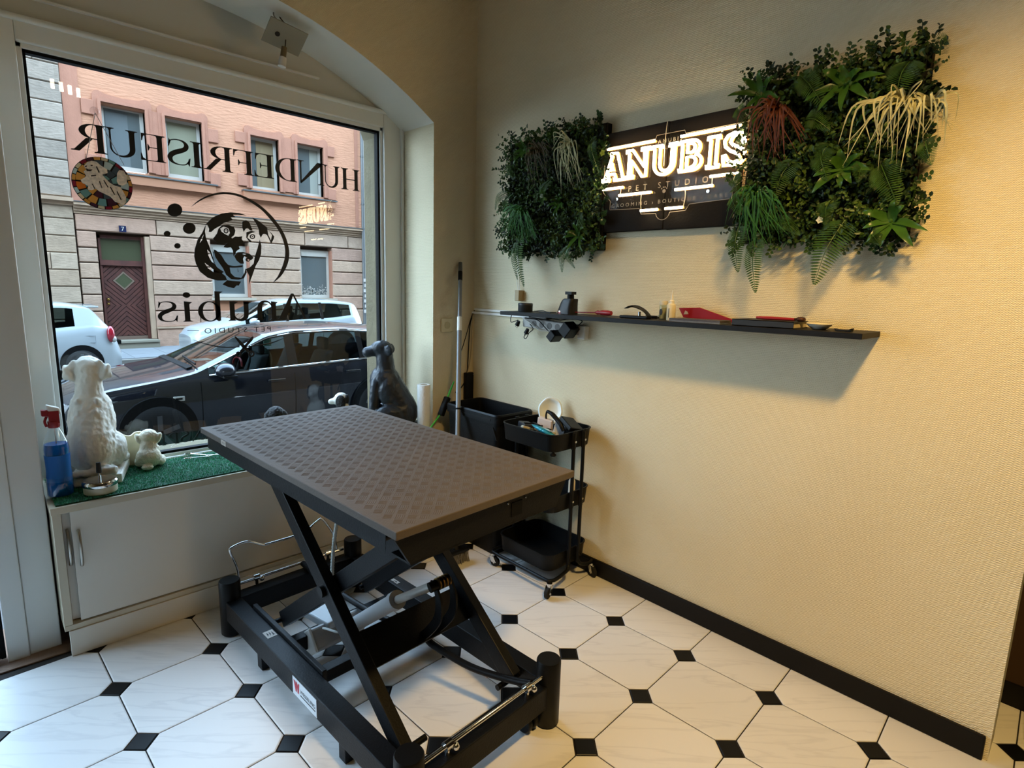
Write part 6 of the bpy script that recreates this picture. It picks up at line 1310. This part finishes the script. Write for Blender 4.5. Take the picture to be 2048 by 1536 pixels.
def blade(mb, pts, w, n_up=Vector((-1, 0, 0))):
    S_ = spline(pts, 4); k0 = len(S_); rows = []
    for i, p in enumerate(S_):
        d = S_[min(i+1, k0-1)]-S_[max(i-1, 0)]; d, s, u = frame_(d, n_up); t = i/(k0-1); ww = w*(min(1, t*5+.35))*(1-t**2.2)+.0003
        rows.append([p+s*ww/2, p-u*ww*.12, p-s*ww/2])
    mb.grid(rows)
def broad_leaf(par, p, d, L, w, m):
    d = Vector(d).normalized(); pts = [p, p+d*L*.35+Vector((-.02,0,.0))*L*4*.3, p+d*L*.7+Vector((-.012,0,-.03*L*3)), p+d*L+Vector((0,0,-.06*L*3))]
    S_ = spline(pts, 3); rows = []
    for i, q in enumerate(S_):
        dd = S_[min(i+1, len(S_)-1)]-S_[max(i-1, 0)]; _, s, u = frame_(dd, Vector((-1, 0, .2))); t = i/(len(S_)-1); ww = w*math.sin(PI*min(1, .12+.88*t)**.8)*.98+.0008
        rows.append([q+s*ww/2+u*ww*.15, q, q-s*ww/2+u*ww*.15])
    return MB().grid(rows).build('leaf', m, par, smooth=180, fix=False, local=True)
def rosette(par, c, L, w, n, m, seed):
    r = random.Random(seed); c = Vector(c); core = MB().sphere(c, .008, 8, 5).build('leaf_rosette', m, par)
    for i in range(n):
        a = 2*PI*i/n+r.uniform(-.25, .25); l = L*r.uniform(.55, 1.0)
        broad_leaf(core, c, (-.45+r.uniform(-.2, .15), math.cos(a), math.sin(a)), l, w*r.uniform(.55, .85), m)
def frond(par, p0, p1, w, m=None, sag=.03, n=26):
    w = w*1.3
    p0, p1 = Vector(p0), Vector(p1); mid = (p0+p1)/2+Vector((-sag, 0, sag*.4)); S_ = spline([p0, mid, p1], n//2+1); mb = MB(); L = (p1-p0).length
    mb.tube(S_, [.0016*(1-i/len(S_))+.0006 for i in range(len(S_))], 4)
    for i in range(1, len(S_)-1):
        t = i/(len(S_)-1); d = S_[i+1]-S_[i-1]; d, s, u = frame_(d, Vector((-1, 0, 0))); l = w*.5*(math.sin(PI*min(1, .18+.82*t))**.7)*(1.12-.55*t)
        for sg_ in (-1, 1): leaf_quads(mb, S_[i], s*sg_+d*.28, u, l, L/len(S_)*.82, .12)
    mb.build('fern_frond', m or G_fern, par, fix=False)
def tuft(par, c, ends, n, w, m, seed, nm, spread=.06):
    r = random.Random(seed); mb = MB(); c = Vector(c)
    for i in range(n):
        e = Vector(ends[i % len(ends)])+Vector((r.gauss(0, spread*.5), r.gauss(0, spread), r.gauss(0, spread))); e.x = min(e.x, -.03)
        mid = c.lerp(e, .45)+Vector((-.035-.02*r.random(), r.gauss(0, .012+spread*.5), .03+.02*r.random()+r.gauss(0, spread*.4)))
        blade(mb, [c, c.lerp(mid, .5)+Vector((-.012, 0, .012)), mid, e], w*r.uniform(.5, 1.2))
    tag(mb.build(nm, m, par, fix=False), kind='stuff')
def panel(name, label, y0, y1, z0, z1, n, seed):
    t = thing(name, label, 'plant panel', (-.02, (y0+y1)/2, z0)); r = random.Random(seed)
    MB().box((-.036, y1, z0), (-.0005, y0, z1)).build('backing_board', M_board, t, bevel=.002)
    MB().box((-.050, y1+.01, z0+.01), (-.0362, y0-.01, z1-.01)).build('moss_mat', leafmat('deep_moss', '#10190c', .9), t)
    ms = [MB(), MB(), MB()]
    for i in range(n):
        # sprigs of small leaves
        y = r.uniform(y1-.015, y0+.015); z = r.uniform(z0-.015, z1+.012); cl = noise.noise(Vector((y*9, z*9, seed))); k = 2 if cl > .22 and r.random() < .6 else (1 if cl > -.12 else 0)
        if not (y1 < y < y0 and z0 < z < z1) and r.random() < .35: continue
        depth = .02+.065*r.random()*(1+.5*cl); p = Vector((-.045, y, z)); d = Vector((-1, r.gauss(0, .8), r.gauss(0, .8)+.15)).normalized(); q = p+d*depth
        sz = r.uniform(.012, .022) if k < 2 else r.uniform(.010, .017)
        for j in range(5):
            dd = (d*.3+Vector((r.gauss(-.2, .6), r.gauss(0, .8), r.gauss(0, .8)))).normalized(); leaf_quads(ms[k], p.lerp(q, .4+.15*j), dd, Vector((-1, r.gauss(0, .4), r.gauss(.3, .4))), sz, sz*.72)
    for mb, m, nm in zip(ms, (G_dark, G_mid, G_lite), ('dark_foliage', 'green_foliage', 'lime_foliage')): tag(mb.build(nm, m, t, fix=False), kind='stuff')
    # sprigs that stand out past the edges
    for i in range(46):
        e = r.choice('tblr'); y = r.uniform(y1, y0); z = r.uniform(z0, z1)
        p, d = {'t': ((y, z1), (r.gauss(0, .4), 1)), 'b': ((y, z0), (r.gauss(0, .4), -1)), 'l': ((y0, z), (1, r.gauss(0, .4))), 'r': ((y1, z), (-1, r.gauss(0, .4)))}[e]
        d = Vector((-.5, d[0], d[1])).normalized(); p = Vector((-.05, p[0], p[1])); L = r.uniform(.03, .065); mb = MB().tube([p-d*.02, p+d*L], .0012, 4); 
        for j in range(7):
            sgn = 1 if j % 2 else -1; s = d.cross(Vector((-1, 0, 0))).normalized(); leaf_quads(mb, p+d*L*(.1+.15*j), d*.5+s*sgn+Vector((-.3, 0, 0)), Vector((-1, 0, 0)), .016, .013)
        mb.build('leaf_sprig', r.choice([G_dark, G_dark, G_mid]), t, fix=False)
    return t
W_ = lambda px_, py_, x=-.10: at(px_, py_, 0, x)
lp_ = panel('plant_panel', 'smaller-looking artificial plant panel on the wall left of the neon sign', -.335, -.972, 1.635, 2.200, 1500, 21)
rp_ = panel('plant_panel', 'artificial plant panel with pale and rust grasses on the wall right of the neon sign', -1.640, -2.188, 1.642, 2.210, 1500, 22)
# right panel
for x, y, L, w, n, s in ((1692,168,.13,.042,8,1),(1522,190,.12,.036,8,2),(1686,335,.11,.040,8,3),(1782,442,.13,.036,8,4),(1745,215,.07,.02,6,6)): rosette(rp_, W_(x, y, -.085), L, w, n, G_broad, s)
for a, b, w in (((1822,120),(1790,205),.085),((1600,150),(1650,215),.075),((1668,290),(1640,330),.07),((1640,300),(1655,362),.07),((1590,318),(1548,402),.075),((1760,325),(1795,410),.085),((1740,330),(1715,365),.05),((1478,452),(1476,545),.070),((1512,478),(1511,586),.070),((1690,440),(1628,570),.100),((1665,400),(1650,450),.06),((1475,215),(1492,255),.05),((1472,350),(1478,390),.05),((1880,110),(1893,78),.045),((1465,390),(1478,430),.05),((1610,240),(1660,260),.06),((1850,280),(1862,330),.06),((1560,440),(1600,470),.05),((1740,470),(1760,490),.05)):
    frond(rp_, W_(*a, -.08), W_(*b, -.12), w)
tuft(rp_, W_(1562, 222, -.09), [W_(1505,300,-.12), W_(1525,315,-.12), W_(1548,310,-.12), W_(1570,306,-.12), W_(1490,265,-.1), W_(1610,290,-.1)], 44, .010, G_red, 31, 'rust_grass_tuft', .026)
tuft(rp_, W_(1810, 205, -.10), [W_(1700,305,-.15), W_(1730,295,-.15), W_(1760,315,-.15), W_(1792,325,-.14), W_(1815,300,-.13), W_(1770,270,-.15)], 30, .0095, G_pale, 32, 'pale_grass_tuft', .03)
tuft(rp_, W_(1862, 212, -.10), [W_(1880,275,-.12), W_(1868,250,-.13), W_(1832,270,-.13), W_(1886,250,-.12)], 16, .0095, G_pale, 33, 'pale_grass_tuft', .024)
tuft(rp_, W_(1518, 392, -.10), [W_(1470,430,-.12), W_(1500,480,-.12), W_(1520,490,-.12), W_(1540,470,-.12), W_(1575,460,-.12), W_(1480,460,-.1)], 70, .0075, G_grass, 34, 'green_grass_tuft', .022)
# left panel
for x, y, L, w, n, s in ((1052,300,.09,.026,8,11),(1158,470,.10,.026,9,12),(1120,405,.08,.018,9,13),(1112,265,.06,.03,6,14)): rosette(lp_, W_(x, y, -.085), L, w, n, G_broad if s != 14 else G_mid, s)
for a, b, w in (((1185,275),(1198,345),.055),((1040,470),(1048,574),.065),((1034,480),(1035,560),.045),((1022,382),(990,420),.05),((1020,390),(1015,430),.045),((1140,490),(1124,545),.05),((1135,500),(1150,537),.035),((1100,360),(1085,410),.05),((1030,360),(1020,330),.04),((1160,430),(1175,470),.05)):
    frond(lp_, W_(*a, -.08), W_(*b, -.11), w)
tuft(lp_, W_(1148, 290, -.10), [W_(1122,375,-.14), W_(1140,370,-.14), W_(1155,355,-.13), W_(1168,365,-.13), W_(1105,300,-.13), W_(1130,340,-.14)], 30, .0075, G_pale, 41, 'pale_grass_tuft', .022)
tuft(lp_, W_(1085, 305, -.09), [W_(1070,370,-.12), W_(1095,350,-.12), W_(1105,310,-.12), W_(1060,330,-.1)], 36, .0065, leafmat('brown_green_leaf', '#5b4a26', .5), 42, 'rust_grass_tuft', .018)
tuft(lp_, W_(1058, 428, -.10), [W_(1005,440,-.12), W_(1010,465,-.12), W_(1030,480,-.12), W_(1055,485,-.12), W_(1072,480,-.12), W_(1020,450,-.1)], 70, .0070, G_grass, 43, 'green_grass_tuft', .018)
# single blossoms
def blossom(par, p, r_, m):
    mb = MB()
    for i in range(5):
        a = 2*PI*i/5; leaf_quads(mb, p, Vector((-.35, math.cos(a), math.sin(a))), Vector((-1, 0, 0)), r_, r_*.9, .1)
    mb.sphere(p+Vector((-.003, 0, 0)), r_*.22, 8, 5); mb.build('blossom', m, par, fix=False)
blossom(lp_, W_(1206, 306, -.11), .016, mat('yellow_blossom', '#c9c23a', .5)); blossom(lp_, W_(1084, 392, -.11), .013, mat('white_blossom', '#cfcfbd', .6)); blossom(rp_, W_(1640, 440, -.12), .013, mat('white_blossom', '#cfcfbd', .6))
# sage green furniture edge in the passage at the right image border
gc = thing('sage_green_cabinet', 'sage green cabinet side glimpsed past the end of the right wall', 'cabinet', (.25, -2.75, 0))
MB().box((.185, -2.95, .04), (.375, -2.672, 1.2)).build('carcass', mat('sage_green_paint', '#6f8674', .5), gc, bevel=.004)
for x, y in ((.21, -2.70), (.355, -2.70), (.21, -2.93), (.355, -2.93)): MB().cyl((x, y, .0), (x, y, .04), .016, n=12).build('foot', M_blackplastic, gc)
# ------------------------------------------------------------------ groups of things of one kind
GROUPS = {'estate_car': 'cars parked in the street', 'hatchback_car': 'cars parked in the street', 'suv_car': 'cars parked in the street', 'plant_panel': 'artificial plant panels',
 'black_adapter': 'adapters on the power strip', 'black_plug': 'plugs on the power strip', 'strip_lead': 'leads on the power strip', 'black_cable': 'cables in the corner', 'beige_cable': 'cables in the corner',
 'house_facade': 'houses across the street', 'neighbour_house': 'houses across the street', 'window_lettering': 'vinyl on the shop window', 'window_logo': 'vinyl on the shop window', 'bottom_lettering': 'vinyl on the shop window',
 'white_dog_statue': 'dog figures on the window sill', 'puppy_figurine': 'dog figures on the window sill', 'dark_dog_statue': 'dog figures on the window sill', 'black_curly_figurine': 'dog figures on the window sill', 'springer_figurine': 'dog figures on the window sill'}
for o in SC.objects:
    k = o.name.split('.')[0]
    if o.parent is None and k in GROUPS and 'category' in o: o['group'] = GROUPS[k]
